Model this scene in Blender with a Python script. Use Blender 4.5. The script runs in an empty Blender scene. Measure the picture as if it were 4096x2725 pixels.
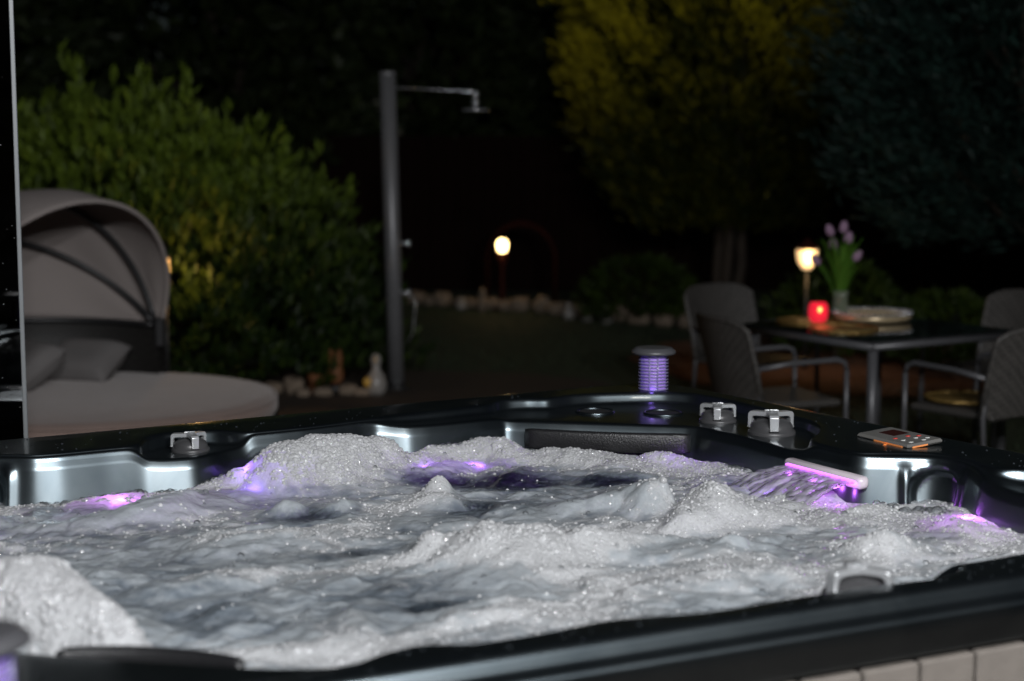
import bpy, math, random
import numpy as np
from mathutils import Vector, Matrix
R = math.radians
rng = np.random.default_rng(7)
random.seed(7)
scene = bpy.context.scene
col = scene.collection

# ------------------------------------------------------------------ camera, sky, moon, exposure
camd = bpy.data.cameras.new('camera'); cam = bpy.data.objects.new('camera', camd); col.objects.link(cam)
cam.location = (0, 0, 1.66); cam.rotation_euler = (R(90 - 6.664), 0, 0)
camd.sensor_width = 36; camd.lens = 58.04; camd.clip_start = .05; camd.clip_end = 600
camd.dof.use_dof = True; camd.dof.focus_distance = 4.35; camd.dof.aperture_fstop = 2.0; camd.dof.aperture_blades = 0
scene.camera = cam

SUN_EL, SUN_AZ = 38, 158          # moon: high behind the camera, from the right
world = bpy.data.worlds.new('World'); scene.world = world; world.use_nodes = True
nt = world.node_tree; nt.nodes.clear()
sky = nt.nodes.new('ShaderNodeTexSky'); sky.sky_type = 'NISHITA'; sky.sun_disc = False
sky.sun_elevation = R(SUN_EL); sky.sun_rotation = R(SUN_AZ)
bg = nt.nodes.new('ShaderNodeBackground'); bg.inputs['Strength'].default_value = .0022
ow = nt.nodes.new('ShaderNodeOutputWorld')
nt.links.new(sky.outputs[0], bg.inputs[0]); nt.links.new(bg.outputs[0], ow.inputs[0])
sund = bpy.data.lights.new('moon', 'SUN'); sund.energy = .03; sund.angle = R(.6); sund.color = (1, .95, .84)
sun = bpy.data.objects.new('moon', sund); col.objects.link(sun)
sd = Vector((math.cos(R(SUN_EL)) * math.sin(R(SUN_AZ)), math.cos(R(SUN_EL)) * math.cos(R(SUN_AZ)), math.sin(R(SUN_EL))))
sun.rotation_euler = sd.to_track_quat('Z', 'Y').to_euler(); sun.location = sd * 50
vs = scene.view_settings; vs.view_transform = 'Standard'; vs.look = 'None'; vs.exposure = 0; vs.gamma = 1; vs.use_curve_mapping = False
cy = scene.cycles; cy.use_denoising = True; cy.use_adaptive_sampling = True; cy.adaptive_threshold = .025; cy.max_bounces = 7; cy.diffuse_bounces = 3; cy.glossy_bounces = 4
cy.transmission_bounces = 6; cy.transparent_max_bounces = 16; cy.sample_clamp_indirect = 3; cy.caustics_reflective = False; cy.caustics_refractive = False

# ------------------------------------------------------------------ helpers
def tag(o, label=None, cat=None, group=None, kind=None):
    if label: o['label'] = label
    if cat: o['category'] = cat
    if group: o['group'] = group
    if kind: o['kind'] = kind
    return o
def empty(name, loc=(0, 0, 0), rz=0.0, parent=None):
    o = bpy.data.objects.new(name, None); col.objects.link(o); o.location = loc; o.rotation_euler = (0, 0, rz)
    o.empty_display_size = .1; o.parent = parent; return o
def np_mesh(name, v, f, m, parent=None, smooth=True, attrs=None, loc=None):
    v = np.asarray(v, dtype=np.float32); f = np.asarray(f, dtype=np.int32)
    me = bpy.data.meshes.new(name); n = f.shape[1]
    me.vertices.add(len(v)); me.vertices.foreach_set('co', v.ravel())
    me.loops.add(f.size); me.loops.foreach_set('vertex_index', f.ravel())
    me.polygons.add(len(f)); me.polygons.foreach_set('loop_start', np.arange(0, f.size, n, dtype=np.int32))
    me.polygons.foreach_set('use_smooth', np.full(len(f), smooth))
    for k, a in (attrs or {}).items():
        at = me.attributes.new(k, 'FLOAT', 'POINT'); at.data.foreach_set('value', np.asarray(a, dtype=np.float32))
    me.update(calc_edges=True)
    if m: me.materials.append(m)
    o = bpy.data.objects.new(name, me); col.objects.link(o); o.parent = parent
    if loc is not None: o.location = loc
    return o
class MB:
    def __init__(s): s.v = []; s.f = []
    def add(s, vs_, fs_):
        n = len(s.v); s.v += [tuple(p) for p in vs_]; s.f += [tuple(i + n for i in q) for q in fs_]; return s
    def box(s, c, d, M=None, ch=0.0):
        x, y, z = d[0] / 2, d[1] / 2, d[2] / 2; M = M or Matrix.Identity(3); c = Vector(c)
        if ch <= 0:
            p = [(sx * x, sy * y, sz * z) for sx in (-1, 1) for sy in (-1, 1) for sz in (-1, 1)]
            q = [(0, 1, 3, 2), (4, 6, 7, 5), (0, 4, 5, 1), (2, 3, 7, 6), (0, 2, 6, 4), (1, 5, 7, 3)]
        else:
            p = []; q = []
            def rr(xx, yy, zz, k):
                return [(a, b, zz) for a, b in ((-xx + k, -yy), (xx - k, -yy), (xx, -yy + k), (xx, yy - k), (xx - k, yy), (-xx + k, yy), (-xx, yy - k), (-xx, -yy + k))]
            rings = [rr(x - ch, y - ch, -z, ch * .6), rr(x, y, -z + ch, ch), rr(x, y, z - ch, ch), rr(x - ch, y - ch, z, ch * .6)]
            for r_ in rings: p += r_
            for k in range(3):
                for i in range(8): q.append((k * 8 + i, k * 8 + (i + 1) % 8, (k + 1) * 8 + (i + 1) % 8, (k + 1) * 8 + i))
            q.append(tuple(range(7, -1, -1))); q.append(tuple(range(24, 32)))
        return s.add([c + M @ Vector(a) for a in p], q)
    def tube(s, pts, r, n=8, cap=True, closed=False):
        pts = [Vector(p) for p in pts]; N = len(pts); rs = r if hasattr(r, '__len__') else [r] * N
        vs_ = []; up = Vector((0, 0, 1)); prev = None
        for i, p in enumerate(pts):
            a = pts[(i - 1) % N] if (i > 0 or closed) else p; b = pts[(i + 1) % N] if (i < N - 1 or closed) else p
            t = (b - a).normalized()
            if prev is None:
                u = t.cross(up)
                if u.length < 1e-3: u = t.cross(Vector((1, 0, 0)))
            else: u = prev - t * prev.dot(t)
            u.normalize(); prev = u; w = t.cross(u)
            for k in range(n):
                an = 2 * math.pi * k / n; vs_.append(p + (u * math.cos(an) + w * math.sin(an)) * rs[i])
        fs_ = []
        for i in range(N if closed else N - 1):
            j = (i + 1) % N
            for k in range(n): fs_.append((i * n + k, i * n + (k + 1) % n, j * n + (k + 1) % n, j * n + k))
        if cap and not closed: fs_ += [tuple(range(n - 1, -1, -1)), tuple(range((N - 1) * n, N * n))]
        return s.add(vs_, fs_)
    def lathe(s, prof, n=32, c=(0, 0, 0), a0=0, a1=2 * math.pi):
        full = abs(a1 - a0 - 2 * math.pi) < 1e-6; m = n if full else n + 1; vs_ = []
        for r_, z in prof:
            for k in range(m):
                a = a0 + (a1 - a0) * k / n; vs_.append((c[0] + r_ * math.cos(a), c[1] + r_ * math.sin(a), c[2] + z))
        fs_ = []
        for i in range(len(prof) - 1):
            for k in range(n):
                k2 = (k + 1) % m; fs_.append((i * m + k, i * m + k2, (i + 1) * m + k2, (i + 1) * m + k))
        return s.add(vs_, fs_)
    def build(s, name, m, parent=None, smooth=False, loc=None, rz=0):
        me = bpy.data.meshes.new(name); me.from_pydata(s.v, [], s.f); me.materials.append(m)
        if smooth: me.polygons.foreach_set('use_smooth', [True] * len(me.polygons))
        me.update(); o = bpy.data.objects.new(name, me); col.objects.link(o); o.parent = parent
        if loc is not None: o.location = loc
        if rz: o.rotation_euler = (0, 0, rz)
        return o
def smooth_angle(o, deg=35):
    me = o.data; me.polygons.foreach_set('use_smooth', [True] * len(me.polygons))
    try: me.set_sharp_from_angle(angle=R(deg))
    except Exception: pass
    return o
def copy_tree(o, parent=None):
    c = o.copy(); col.objects.link(c); c.parent = parent
    for ch in list(o.children): copy_tree(ch, c)
    return c
def node(nt_, t, **kw):
    n = nt_.nodes.new(t)
    for k, v in kw.items():
        if k in n.inputs: n.inputs[k].default_value = v
        else: setattr(n, k, v)
    return n
def mat(name, c, rough=.5, metal=0., var=.15, nscale=12., bump=0., bscale=60., spec=.5, coat=0., emit=None, es=0., rvar=.0, trans=0., btype='noise', sheen=0.):
    m = bpy.data.materials.new(name); m.use_nodes = True; t = m.node_tree; b = t.nodes['Principled BSDF']
    tc = node(t, 'ShaderNodeTexCoord')
    nz = node(t, 'ShaderNodeTexNoise'); nz.inputs['Scale'].default_value = nscale; nz.inputs['Detail'].default_value = 5
    t.links.new(tc.outputs['Object'], nz.inputs['Vector'])
    rp = node(t, 'ShaderNodeMix'); rp.data_type = 'RGBA'
    rp.inputs[6].default_value = (*[x * (1 - var) for x in c], 1); rp.inputs[7].default_value = (*[min(1, x * (1 + var)) for x in c], 1)
    t.links.new(nz.outputs[0], rp.inputs[0]); t.links.new(rp.outputs[2], b.inputs['Base Color'])
    b.inputs['Metallic'].default_value = metal; b.inputs['Specular IOR Level'].default_value = spec
    b.inputs['Coat Weight'].default_value = coat; b.inputs['Coat Roughness'].default_value = .04
    b.inputs['Transmission Weight'].default_value = trans; b.inputs['Sheen Weight'].default_value = sheen
    mr = node(t, 'ShaderNodeMapRange'); mr.inputs['To Min'].default_value = max(.02, rough - rvar); mr.inputs['To Max'].default_value = rough + rvar
    t.links.new(nz.outputs[0], mr.inputs['Value']); t.links.new(mr.outputs[0], b.inputs['Roughness'])
    if emit: b.inputs['Emission Color'].default_value = (*emit, 1); b.inputs['Emission Strength'].default_value = es
    if bump:
        if btype == 'noise':
            bn = node(t, 'ShaderNodeTexNoise'); bn.inputs['Scale'].default_value = bscale; bn.inputs['Detail'].default_value = 4
        elif btype == 'weave':
            ck = node(t, 'ShaderNodeTexChecker'); ck.inputs['Scale'].default_value = bscale; ck.inputs[1].default_value = (.35, .35, .35, 1); ck.inputs[2].default_value = (1, 1, 1, 1)
            t.links.new(tc.outputs['Object'], ck.inputs['Vector']); bn = ck
            mm = node(t, 'ShaderNodeMix'); mm.data_type = 'RGBA'; mm.blend_type = 'MULTIPLY'; mm.inputs[0].default_value = .8
            t.links.new(rp.outputs[2], mm.inputs[6]); t.links.new(ck.outputs[0], mm.inputs[7]); t.links.new(mm.outputs[2], b.inputs['Base Color'])
        else:
            bn = node(t, 'ShaderNodeTexVoronoi'); bn.inputs['Scale'].default_value = bscale
        t.links.new(tc.outputs['Object'], bn.inputs['Vector'])
        bp = node(t, 'ShaderNodeBump'); bp.inputs['Strength'].default_value = bump; bp.inputs['Distance'].default_value = .01
        t.links.new(bn.outputs[0], bp.inputs['Height']); t.links.new(bp.outputs[0], b.inputs['Normal'])
    return m
def point(name, loc, w, c, r=.01, parent=None):
    l = bpy.data.lights.new(name, 'POINT'); l.energy = w; l.color = c; l.shadow_soft_size = r
    o = bpy.data.objects.new(name, l); col.objects.link(o); o.location = loc; o.parent = parent; return o

# numpy gradient noise
_P = rng.permutation(512); _P = np.concatenate([_P, _P]); _A = rng.uniform(0, 2 * np.pi, 512)
def perlin(x, y):
    xi = np.floor(x).astype(int); yi = np.floor(y).astype(int); xf = x - xi; yf = y - yi
    u = xf * xf * xf * (xf * (xf * 6 - 15) + 10); v = yf * yf * yf * (yf * (yf * 6 - 15) + 10)
    def g(ix, iy, dx, dy):
        a = _A[_P[(_P[ix & 511] + iy) & 511]]; return np.cos(a) * dx + np.sin(a) * dy
    a = g(xi, yi, xf, yf); b = g(xi + 1, yi, xf - 1, yf); c = g(xi, yi + 1, xf, yf - 1); d = g(xi + 1, yi + 1, xf - 1, yf - 1)
    return 1.5 * ((a * (1 - u) + b * u) * (1 - v) + (c * (1 - u) + d * u) * v)
def fbm(x, y, o=4):
    s = 0; a = 1
    for k in range(o): s = s + a * perlin(x * 2 ** k + 17.3 * k, y * 2 ** k - 9.1 * k); a *= .5
    return s
def billow(x, y, e=.012): return np.sqrt(perlin(x, y) ** 2 + e) * 1.6
def sstep(a, b, x): t = np.clip((x - a) / (b - a), 0, 1); return t * t * (3 - 2 * t)

# ------------------------------------------------------------------ materials
def shell_material():
    m = bpy.data.materials.new('pearl_acrylic'); m.use_nodes = True; t = m.node_tree; b = t.nodes['Principled BSDF']
    tc = node(t, 'ShaderNodeTexCoord'); nz = node(t, 'ShaderNodeTexNoise'); nz.inputs['Scale'].default_value = 3.5; nz.inputs['Detail'].default_value = 6; nz.inputs['Distortion'].default_value = 1.5
    t.links.new(tc.outputs['Object'], nz.inputs['Vector'])
    rp = node(t, 'ShaderNodeValToRGB'); e = rp.color_ramp.elements
    e[0].position = .3; e[0].color = (.092, .114, .127, 1); e[1].position = .7; e[1].color = (.15, .176, .188, 1)
    t.links.new(nz.outputs[0], rp.inputs[0]); t.links.new(rp.outputs[0], b.inputs['Base Color'])
    b.inputs['Metallic'].default_value = .985; b.inputs['Roughness'].default_value = .30
    b.inputs['Coat Weight'].default_value = .4; b.inputs['Coat Roughness'].default_value = .07
    vo = node(t, 'ShaderNodeTexVoronoi'); vo.inputs['Scale'].default_value = 150; t.links.new(tc.outputs['Object'], vo.inputs['Vector'])
    nz2 = node(t, 'ShaderNodeTexNoise'); nz2.inputs['Scale'].default_value = 7; t.links.new(tc.outputs['Object'], nz2.inputs['Vector'])
    # sparse small water droplets clinging to the acrylic
    cr = node(t, 'ShaderNodeMapRange'); cr.inputs['From Min'].default_value = .22; cr.inputs['From Max'].default_value = .06; t.links.new(vo.outputs['Distance'], cr.inputs['Value'])
    rnd = node(t, 'ShaderNodeSeparateColor'); t.links.new(vo.outputs['Color'], rnd.inputs[0])
    gt = node(t, 'ShaderNodeMath', operation='GREATER_THAN'); gt.inputs[1].default_value = .8; t.links.new(rnd.outputs[0], gt.inputs[0])
    mu = node(t, 'ShaderNodeMath', operation='MULTIPLY'); t.links.new(cr.outputs[0], mu.inputs[0]); t.links.new(gt.outputs[0], mu.inputs[1])
    bp = node(t, 'ShaderNodeBump'); bp.inputs['Strength'].default_value = .35; bp.inputs['Distance'].default_value = .002
    t.links.new(mu.outputs[0], bp.inputs['Height']); t.links.new(bp.outputs[0], b.inputs['Coat Normal'])
    return m
M_shell = shell_material()
M_pillow = mat('black_pillow_foam', (.012, .012, .013), .38, bump=.25, bscale=220, spec=.5)
M_knobbase = mat('charcoal_knob_plastic', (.05, .05, .052), .35, rvar=.08)
M_silver = mat('satin_silver_plastic', (.38, .39, .40), .3, metal=.35, rvar=.06)
M_cabinet = mat('driftwood_cabinet_board', (.15, .132, .115), .7, var=.25, nscale=18, bump=.2, bscale=40)
M_dark = mat('dark_cavity', (.01, .01, .011), .7)
M_capgrey = mat('grey_speaker_plastic', (.065, .065, .07), .38, rvar=.08)
M_clearslat = mat('clear_ribbed_plastic', (.22, .2, .36), .18, spec=.6)
M_spout = mat('frosted_clear_acrylic', (.62, .55, .6), .25, spec=.6)
M_uv = mat('violet_led_lens', (.5, .3, .8), .3, emit=(.52, .10, 1.0), es=9)
M_uv_soft = mat('violet_led_strip', (.5, .3, .8), .3, emit=(.62, .10, 1.0), es=2.6)
M_uv_sp = mat('violet_led_tube', (.5, .3, .8), .3, emit=(.22, .13, 1.0), es=.15)
M_panel = mat('control_panel_plastic', (.13, .127, .12), .35, rvar=.08)
M_orange = mat('orange_reflection', (.8, .3, .1), .3, emit=(1, .22, .03), es=.10)
M_disp = mat('dark_display_glass', (.015, .01, .01), .08, emit=(.5, .05, .03), es=.02)
M_print = mat('pale_panel_print', (.5, .5, .48), .5)
M_redled = mat('red_indicator', (.5, .05, .04), .4, emit=(1, .1, .04), es=.03)

# ------------------------------------------------------------------ ground
M_grass = mat('night_lawn', (.022, .034, .012), .8, var=.5, nscale=30, bump=.6, bscale=180)
M_patio = mat('brown_patio', (.032, .022, .016), .75, var=.35, nscale=6, bump=.2, bscale=80)
def sheet(name, poly, z, m, n=1):
    b = MB(); b.add([(x, y, z) for x, y in poly], [tuple(range(len(poly)))]); o = b.build(name, m); return tag(o, kind='structure')
g = np.linspace(-1, 1, 61); gx = np.sign(g) * np.abs(g) ** 2.2 * 250
GX, GY = np.meshgrid(gx, gx); idx = np.arange(61 * 61).reshape(61, 61)
fq = np.stack([idx[:-1, :-1], idx[:-1, 1:], idx[1:, 1:], idx[1:, :-1]], -1).reshape(-1, 4)
lawn = np_mesh('lawn', np.stack([GX.ravel(), GY.ravel() + 8, np.zeros(61 * 61)], -1), fq, M_grass); tag(lawn, kind='structure')
pp = [(-9, -6.4), (6.5, -6.4), (4.2, 4.2), (2.2, 6.2), (1.3, 7.4), (1.05, 9.8), (.95, 11.0), (.6, 11.7), (.05, 12.1), (-.9, 12.25), (-3.0, 12.2), (-9, 12.0)]
sheet('patio', pp, .006, M_patio)
sheet('mulch_bed', [(.9, 12.9), (1.3, 11.5), (2.4, 10.9), (3.9, 10.9), (6.5, 11.6), (6.5, 15.0), (2.6, 14.6), (1.3, 14.0)], .010, mat('reddish_bark_mulch', (.13, .05, .018), .9, var=.5, nscale=40, bump=.8, bscale=60))
# grass blades on the part of the lawn in view
NB = 26000
bx_ = rng.uniform(-1.8, 4.6, NB); by_ = rng.uniform(6.0, 17.5, NB)
keep = ~((bx_ < 1.15) & (by_ < 12.2)) & ~((bx_ > 1.25) & (by_ > 11.3) & (by_ < 14.6)) & (bx_ < by_ * .33); bx_ = bx_[keep]; by_ = by_[keep]; NB = len(bx_)
an = rng.uniform(0, 6.28, NB); hh = rng.uniform(.02, .05, NB); lx = rng.normal(0, .012, NB); ly = rng.normal(0, .012, NB)
z0 = np.zeros(NB); w_ = .004
v = np.stack([np.stack([bx_ - np.cos(an) * w_, by_ - np.sin(an) * w_, z0], -1), np.stack([bx_ + np.cos(an) * w_, by_ + np.sin(an) * w_, z0], -1), np.stack([bx_ + lx, by_ + ly, hh], -1)], 1).reshape(-1, 3)
go = np_mesh('grass', v, np.arange(NB * 3).reshape(-1, 3), M_grass, smooth=False)
tag(go, 'short dark grass of the night lawn beyond the hot tub', 'grass', kind='stuff')

# ------------------------------------------------------------------ house and floodlight behind the photographer
# The gloss of the tub, knobs and bubbles mirrors a row of lit lamps behind the camera: these are those fittings.
M_render = mat('pale_house_render', (.32, .30, .27), .85, bump=.2, bscale=90)
M_white = mat('white_painted_metal', (.7, .7, .68), .4)
FLOOD = 640
hs = empty('house', (0, -1.6, 0)); tag(hs, 'pale rendered house wall behind the photographer', 'house')
MB().box((0, 0, 1.95), (14, .3, 3.9)).build('wall', M_render, hs)
MB().box((0, .25, 3.985), (14.8, 1.1, .16)).build('eave', M_white, hs)
M_lampglass = mat('lit_floodlight_lens', (.9, .9, .85), .3, emit=(1, .95, .88), es=10)
tgt = Vector((-.3, 6.0, 1.2))
for FL, nm in ((Vector((.35, -1.2, 3.55)), 'nearest the middle of the wall'), (Vector((1.75, -1.2, 3.62)), 'in the middle of the row'), (Vector((2.75, -1.2, 3.55)), 'at the right end of the row')):
    fl = empty('floodlight', FL); tag(fl, 'white house floodlight under the eave, ' + nm, 'floodlight', 'floodlights under the eave')
    MB().box((0, -.16, .04), (.16, .06, .12), ch=.01).build('bracket', M_white, fl)
    p = Vector((0, 0, 0)); d = (tgt - FL).normalized(); Mx = d.to_track_quat('Z', 'Y').to_matrix()
    hd = MB(); hd.lathe([(.0, -.14), (.06, -.14), (.12, -.02), (.13, .05), (.12, .05), (.118, .02)], 24); hd.v = [tuple(p + Mx @ Vector(q)) for q in hd.v]
    ho = hd.build('lamp_head', M_white, fl, True)
    ln = MB(); ln.lathe([(.0, .022), (.11, .02)], 24); ln.v = [tuple(p + Mx @ Vector(q)) for q in ln.v]; ln.build('lens', M_lampglass, ho, True)
    sl = bpy.data.lights.new('floodlight_beam', 'SPOT'); sl.energy = FLOOD; sl.spot_size = R(72); sl.spot_blend = .55; sl.shadow_soft_size = .11; sl.color = (.97, .98, 1.0)
    so = bpy.data.objects.new('floodlight_beam', sl); col.objects.link(so); so.parent = fl; so.location = p + d * .09; so.rotation_euler = d.to_track_quat('-Z', 'Y').to_euler()

# ------------------------------------------------------------------ hot tub
PHI = R(31.5); TO = Vector((.121, 3.876, 0))
tub = empty('hot_tub', TO, PHI); tag(tub, 'large dark pearl hot tub full of foaming water in the foreground', 'hot tub')
ZR = .90
# control loop: rim inner edge U, wall head L, ledge height
CTRL = [(-1.60, .30, -1.58, .30, .893), (-1.60, .62, -1.575, .62, .893), (-1.54, .80, -1.52, .785, .893), (-1.40, .895, -1.39, .87, .893), (-1.25, .915, -1.245, .895, .893),
 (-1.12, .905, -1.12, .888, .893), (-1.065, .865, -1.065, .852, .893), (-1.03, .838, -1.03, .828, .893), (-.972, .829, -.972, .819, .893), (-.849, .83, -.849, .82, .893), (-.775, .828, -.775, .818, .893),
 (-.752, .84, -.748, .812, .866), (-.705, .925, -.70, .80, .862), (-.644, .965, -.631, .787, .862), (-.562, .968, -.575, .80, .862), (-.505, .935, -.52, .832, .862), (-.468, .880, -.464, .848, .866), (-.445, .863, -.445, .852, .893),
 (-.36, .860, -.36, .850, .893), (-.282, .862, -.282, .852, .893), (-.18, .874, -.18, .864, .893), (-.10, .888, -.10, .878, .893), (-.05, .897, -.052, .880, .890), (-.012, .902, -.02, .862, .884), (.02, .906, .02, .838, .879),
 (.08, .909, .08, .832, .877), (.152, .914, .152, .832, .876), (.26, .926, .26, .834, .876), (.335, .935, .325, .840, .874), (.365, .945, .345, .842, .870),
 (.40, .985, .365, .830, .866), (.45, 1.0, .40, .800, .866), (.52, .985, .455, .750, .866), (.565, .952, .49, .718, .866), (.60, .955, .52, .692, .866), (.66, .968, .56, .657, .866), (.74, .962, .61, .612, .866), (.84, .925, .66, .566, .866),
 (.95, .875, .71, .518, .866), (1.01, .80, .745, .482, .866), (1.022, .70, .762, .455, .866), (1.018, .60, .768, .42, .866), (1.005, .46, .770, .36, .866), (.99, .33, .770, .28, .866), (.975, .22, .766, .20, .866),
 (.93, .13, .758, .12, .866), (.86, .06, .748, .05, .867), (.775, .0, .740, -.01, .875), (.752, -.06, .738, -.065, .893), (.748, -.147, .736, -.15, .893), (.750, -.205, .738, -.208, .893),
 (.768, -.225, .755, -.232, .893), (.812, -.250, .80, -.265, .893), (.860, -.280, .845, -.295, .893), (.900, -.315, .885, -.328, .893), (.922, -.37, .904, -.38, .893), (.918, -.43, .900, -.43, .893), (.895, -.49, .872, -.49, .893),
 (.885, -.545, .845, -.54, .882), (.93, -.585, .838, -.58, .868), (.965, -.64, .835, -.64, .864), (.97, -.74, .835, -.74, .864), (.95, -.82, .83, -.82, .868), (.88, -.86, .82, -.86, .885), (.84, -.93, .81, -.92, .893),
 (.70, -1.06, .68, -1.03, .893), (.50, -1.14, .48, -1.10, .893), (.33, -1.16, .32, -1.12, .893), (.19, -1.155, .19, -1.12, .893), (.13, -1.145, .13, -1.11, .893), (.085, -1.175, .07, -1.11, .866), (.02, -1.19, .02, -1.08, .862), (-.12, -1.165, -.12, -1.06, .862), (-.30, -1.15, -.30, -1.06, .862),
 (-.42, -1.148, -.42, -1.09, .868), (-.50, -1.14, -.50, -1.11, .893), (-.56, -1.118, -.56, -1.10, .893), (-.64, -1.098, -.64, -1.085, .893), (-.76, -1.105, -.76, -1.09, .893), (-.88, -1.10, -.88, -1.085, .893), (-.955, -1.055, -.955, -1.04, .893), (-1.02, -1.062, -1.02, -1.04, .885),
 (-1.10, -1.10, -1.08, -.99, .866), (-1.20, -1.10, -1.17, -.93, .864), (-1.36, -1.06, -1.28, -.83, .864), (-1.52, -.96, -1.40, -.72, .864), (-1.60, -.80, -1.47, -.65, .866), (-1.62, -.60, -1.52, -.56, .868), (-1.615, -.40, -1.57, -.40, .885), (-1.60, -.10, -1.585, -.10, .893)]
C = np.array(CTRL)
def outer_pt(u):
    # rim's outer edge: rounded quadrilateral, found along the ray from the basin's middle
    c = np.array([-.34, -.07]); q = np.array([(-1.79, 1.1), (1.1, 1.1), (1.1, -1.34), (-1.79, -1.10)]); d = u - c; best = 9
    for i in range(4):
        a = q[i]; b = q[(i + 1) % 4]; e = b - a; M2 = np.array([[d[0], -e[0]], [d[1], -e[1]]])
        if abs(np.linalg.det(M2)) < 1e-9: continue
        t, s = np.linalg.solve(M2, a - c)
        if t > 0 and -1e-6 <= s <= 1 + 1e-6: best = min(best, t)
    return c + d * best
NS = 1000
def resample(C, n):
    D = np.vstack([C, C[:1]]); seg = .5 * np.linalg.norm(np.diff(D[:, :2], axis=0), axis=1) + .5 * np.linalg.norm(np.diff(D[:, 2:4], axis=0), axis=1) + .004
    s = np.concatenate([[0], np.cumsum(seg)]); q = np.linspace(0, s[-1], n, endpoint=False)
    return np.stack([np.interp(q, s, D[:, k]) for k in range(C.shape[1])], -1)
def csmooth(a, sg):
    k = np.arange(-int(4 * sg), int(4 * sg) + 1); w = np.exp(-k * k / (2 * sg * sg)); w /= w.sum(); out = 0
    for kk, ww in zip(k, w): out = out + ww * np.roll(a, kk, axis=0)
    return out
S_ = resample(C, NS); S_ = csmooth(S_, 1.6)
U = S_[:, :2]; L = S_[:, 2:4]; ZL = S_[:, 4]
Oo = np.array([outer_pt(u) for u in U]); Oo = csmooth(Oo, 9)
tl = np.roll(L, -2, 0) - np.roll(L, 2, 0); tl /= np.linalg.norm(tl, axis=1)[:, None] + 1e-9
inn = np.stack([tl[:, 1], -tl[:, 0]], -1)                      # inward normal (loop runs clockwise)
inn = csmooth(inn, 4); inn /= np.linalg.norm(inn, axis=1)[:, None]
to = np.roll(Oo, -2, 0) - np.roll(Oo, 2, 0); to /= np.linalg.norm(to, axis=1)[:, None] + 1e-9
out_n = -np.stack([to[:, 1], -to[:, 0]], -1)
def P3(xy, z): return np.concatenate([xy, np.full((NS, 1), z) if np.isscalar(z) else z[:, None]], 1)
rows = []
for o_, z in ((-.03, .70), (-.012, .788), (-.002, .784), (-.001, .788), (.004, .798), (.018, .830), (.029, .854), (.028, .862), (.020, .868), (.010, .8705), (.004, .8735), (.001, .880), (-.001, .890), (-.005, .896), (-.012, .8995), (-.02, .9005)):
    rows.append(P3(Oo + out_n * o_, z))
def bez(a, b, c, n): return [a * (1 - t) ** 2 + b * 2 * t * (1 - t) + c * t * t for t in np.linspace(0, 1, n)]
K0 = P3(Oo - out_n * .02, ZR + .0005); K1 = P3(U, ZR); 
inU = L - U; lu = np.linalg.norm(inU, axis=1)[:, None] + 1e-9; dirU = inU / lu
K2 = P3(U + dirU * np.minimum(.012, lu * .3), ZL); K3 = P3(L, ZL)
def toward(a, b, r):
    d = b - a; l = np.linalg.norm(d, axis=1)[:, None]; return a + d * np.minimum(r / (l + 1e-9), .45)
for t in (.3, .6, .85): rows.append(K0 * (1 - t) + toward(K1, K0, .014) * t)
rows += bez(toward(K1, K0, .012), K1, toward(K1, K2, .012), 5)
rows += bez(toward(K2, K1, .010), K2, toward(K2, K3, .014), 4)
K4 = P3(L + inn * .018, np.full(NS, .80))
A3 = toward(K3, K2, .013)
for t in (.35, .7): rows.append(rows[-1] * (1 - t) + A3 * t)
rows += bez(A3, K3, toward(K3, K4, .013), 6)
ws = np.cumsum(np.linalg.norm(L - np.roll(L, 1, 0), axis=1))
def w_at(x, y): return ws[np.argmin((L[:, 0] - x) ** 2 + (L[:, 1] - y) ** 2)]
head = rows[-1]
wR0, wR1 = w_at(.84, -.29), w_at(.903, -.40); wL = w_at(-1.17, .895)
WFC = w_at(-.03, .87)
for zt in np.linspace(0, 1, 26)[1:]:
    z = head[:, 2] * (1 - zt) + .62 * zt
    dep = head[:, 2] - z
    off = .004 + .22 * np.maximum(dep, 0)
    # sculpted neck jet arches: shallow scooped hollows below the rim
    for w0, hw, top in ((.5 * (wR0 + wR1) + .02, .080, .868), (wL, .09, .872)):
        a = np.abs(ws - w0) / hw
        arch = sstep(1.0, .72, np.sqrt(a ** 2 * .9 + np.maximum(0, (z - (top - .07)) / .07) ** 2))
        off = off - .045 * arch
        ridge = np.exp(-((a - 1.12) / .16) ** 2) * sstep(top + .02, top - .03, z)
        off = off + .012 * ridge
    xy = head[:, :2] + inn * off[:, None]
    rows.append(np.concatenate([xy, z[:, None]], 1))
V = np.concatenate(rows); nr = len(rows)
ii = np.arange(NS); fl_ = []
for r_ in range(nr - 1):
    a = r_ * NS + ii; b = r_ * NS + np.roll(ii, -1); fl_.append(np.stack([a, b, b + NS, a + NS], -1))
shell = np_mesh('shell', V, np.concatenate(fl_), M_shell, tub)

dr = MB()
for k in range(380):
    i = random.randrange(NS); t = random.uniform(.08, .9); p = U[i] * (1 - t) + Oo[i] * t; r_ = random.uniform(.0012, .0042) * random.uniform(.5, 1)
    q = [(p[0] + r_ * c_ * math.cos(a), p[1] + r_ * c_ * math.sin(a), ZR + .0008 + r_ * z_) for c_, z_ in ((1, -.1), (.8, .32), (.4, .5)) for a in np.linspace(0, 2 * math.pi, 8, endpoint=False)]
    dr.add(q, [(j * 8 + i2, j * 8 + (i2 + 1) % 8, (j + 1) * 8 + (i2 + 1) % 8, (j + 1) * 8 + i2) for j in range(2) for i2 in range(8)] + [tuple(range(16, 24))])
tag(dr.build('splashed_drops', mat('clear_water_drop', (.03, .035, .04), .03, spec=.6), shell, True), kind='stuff')

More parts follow.
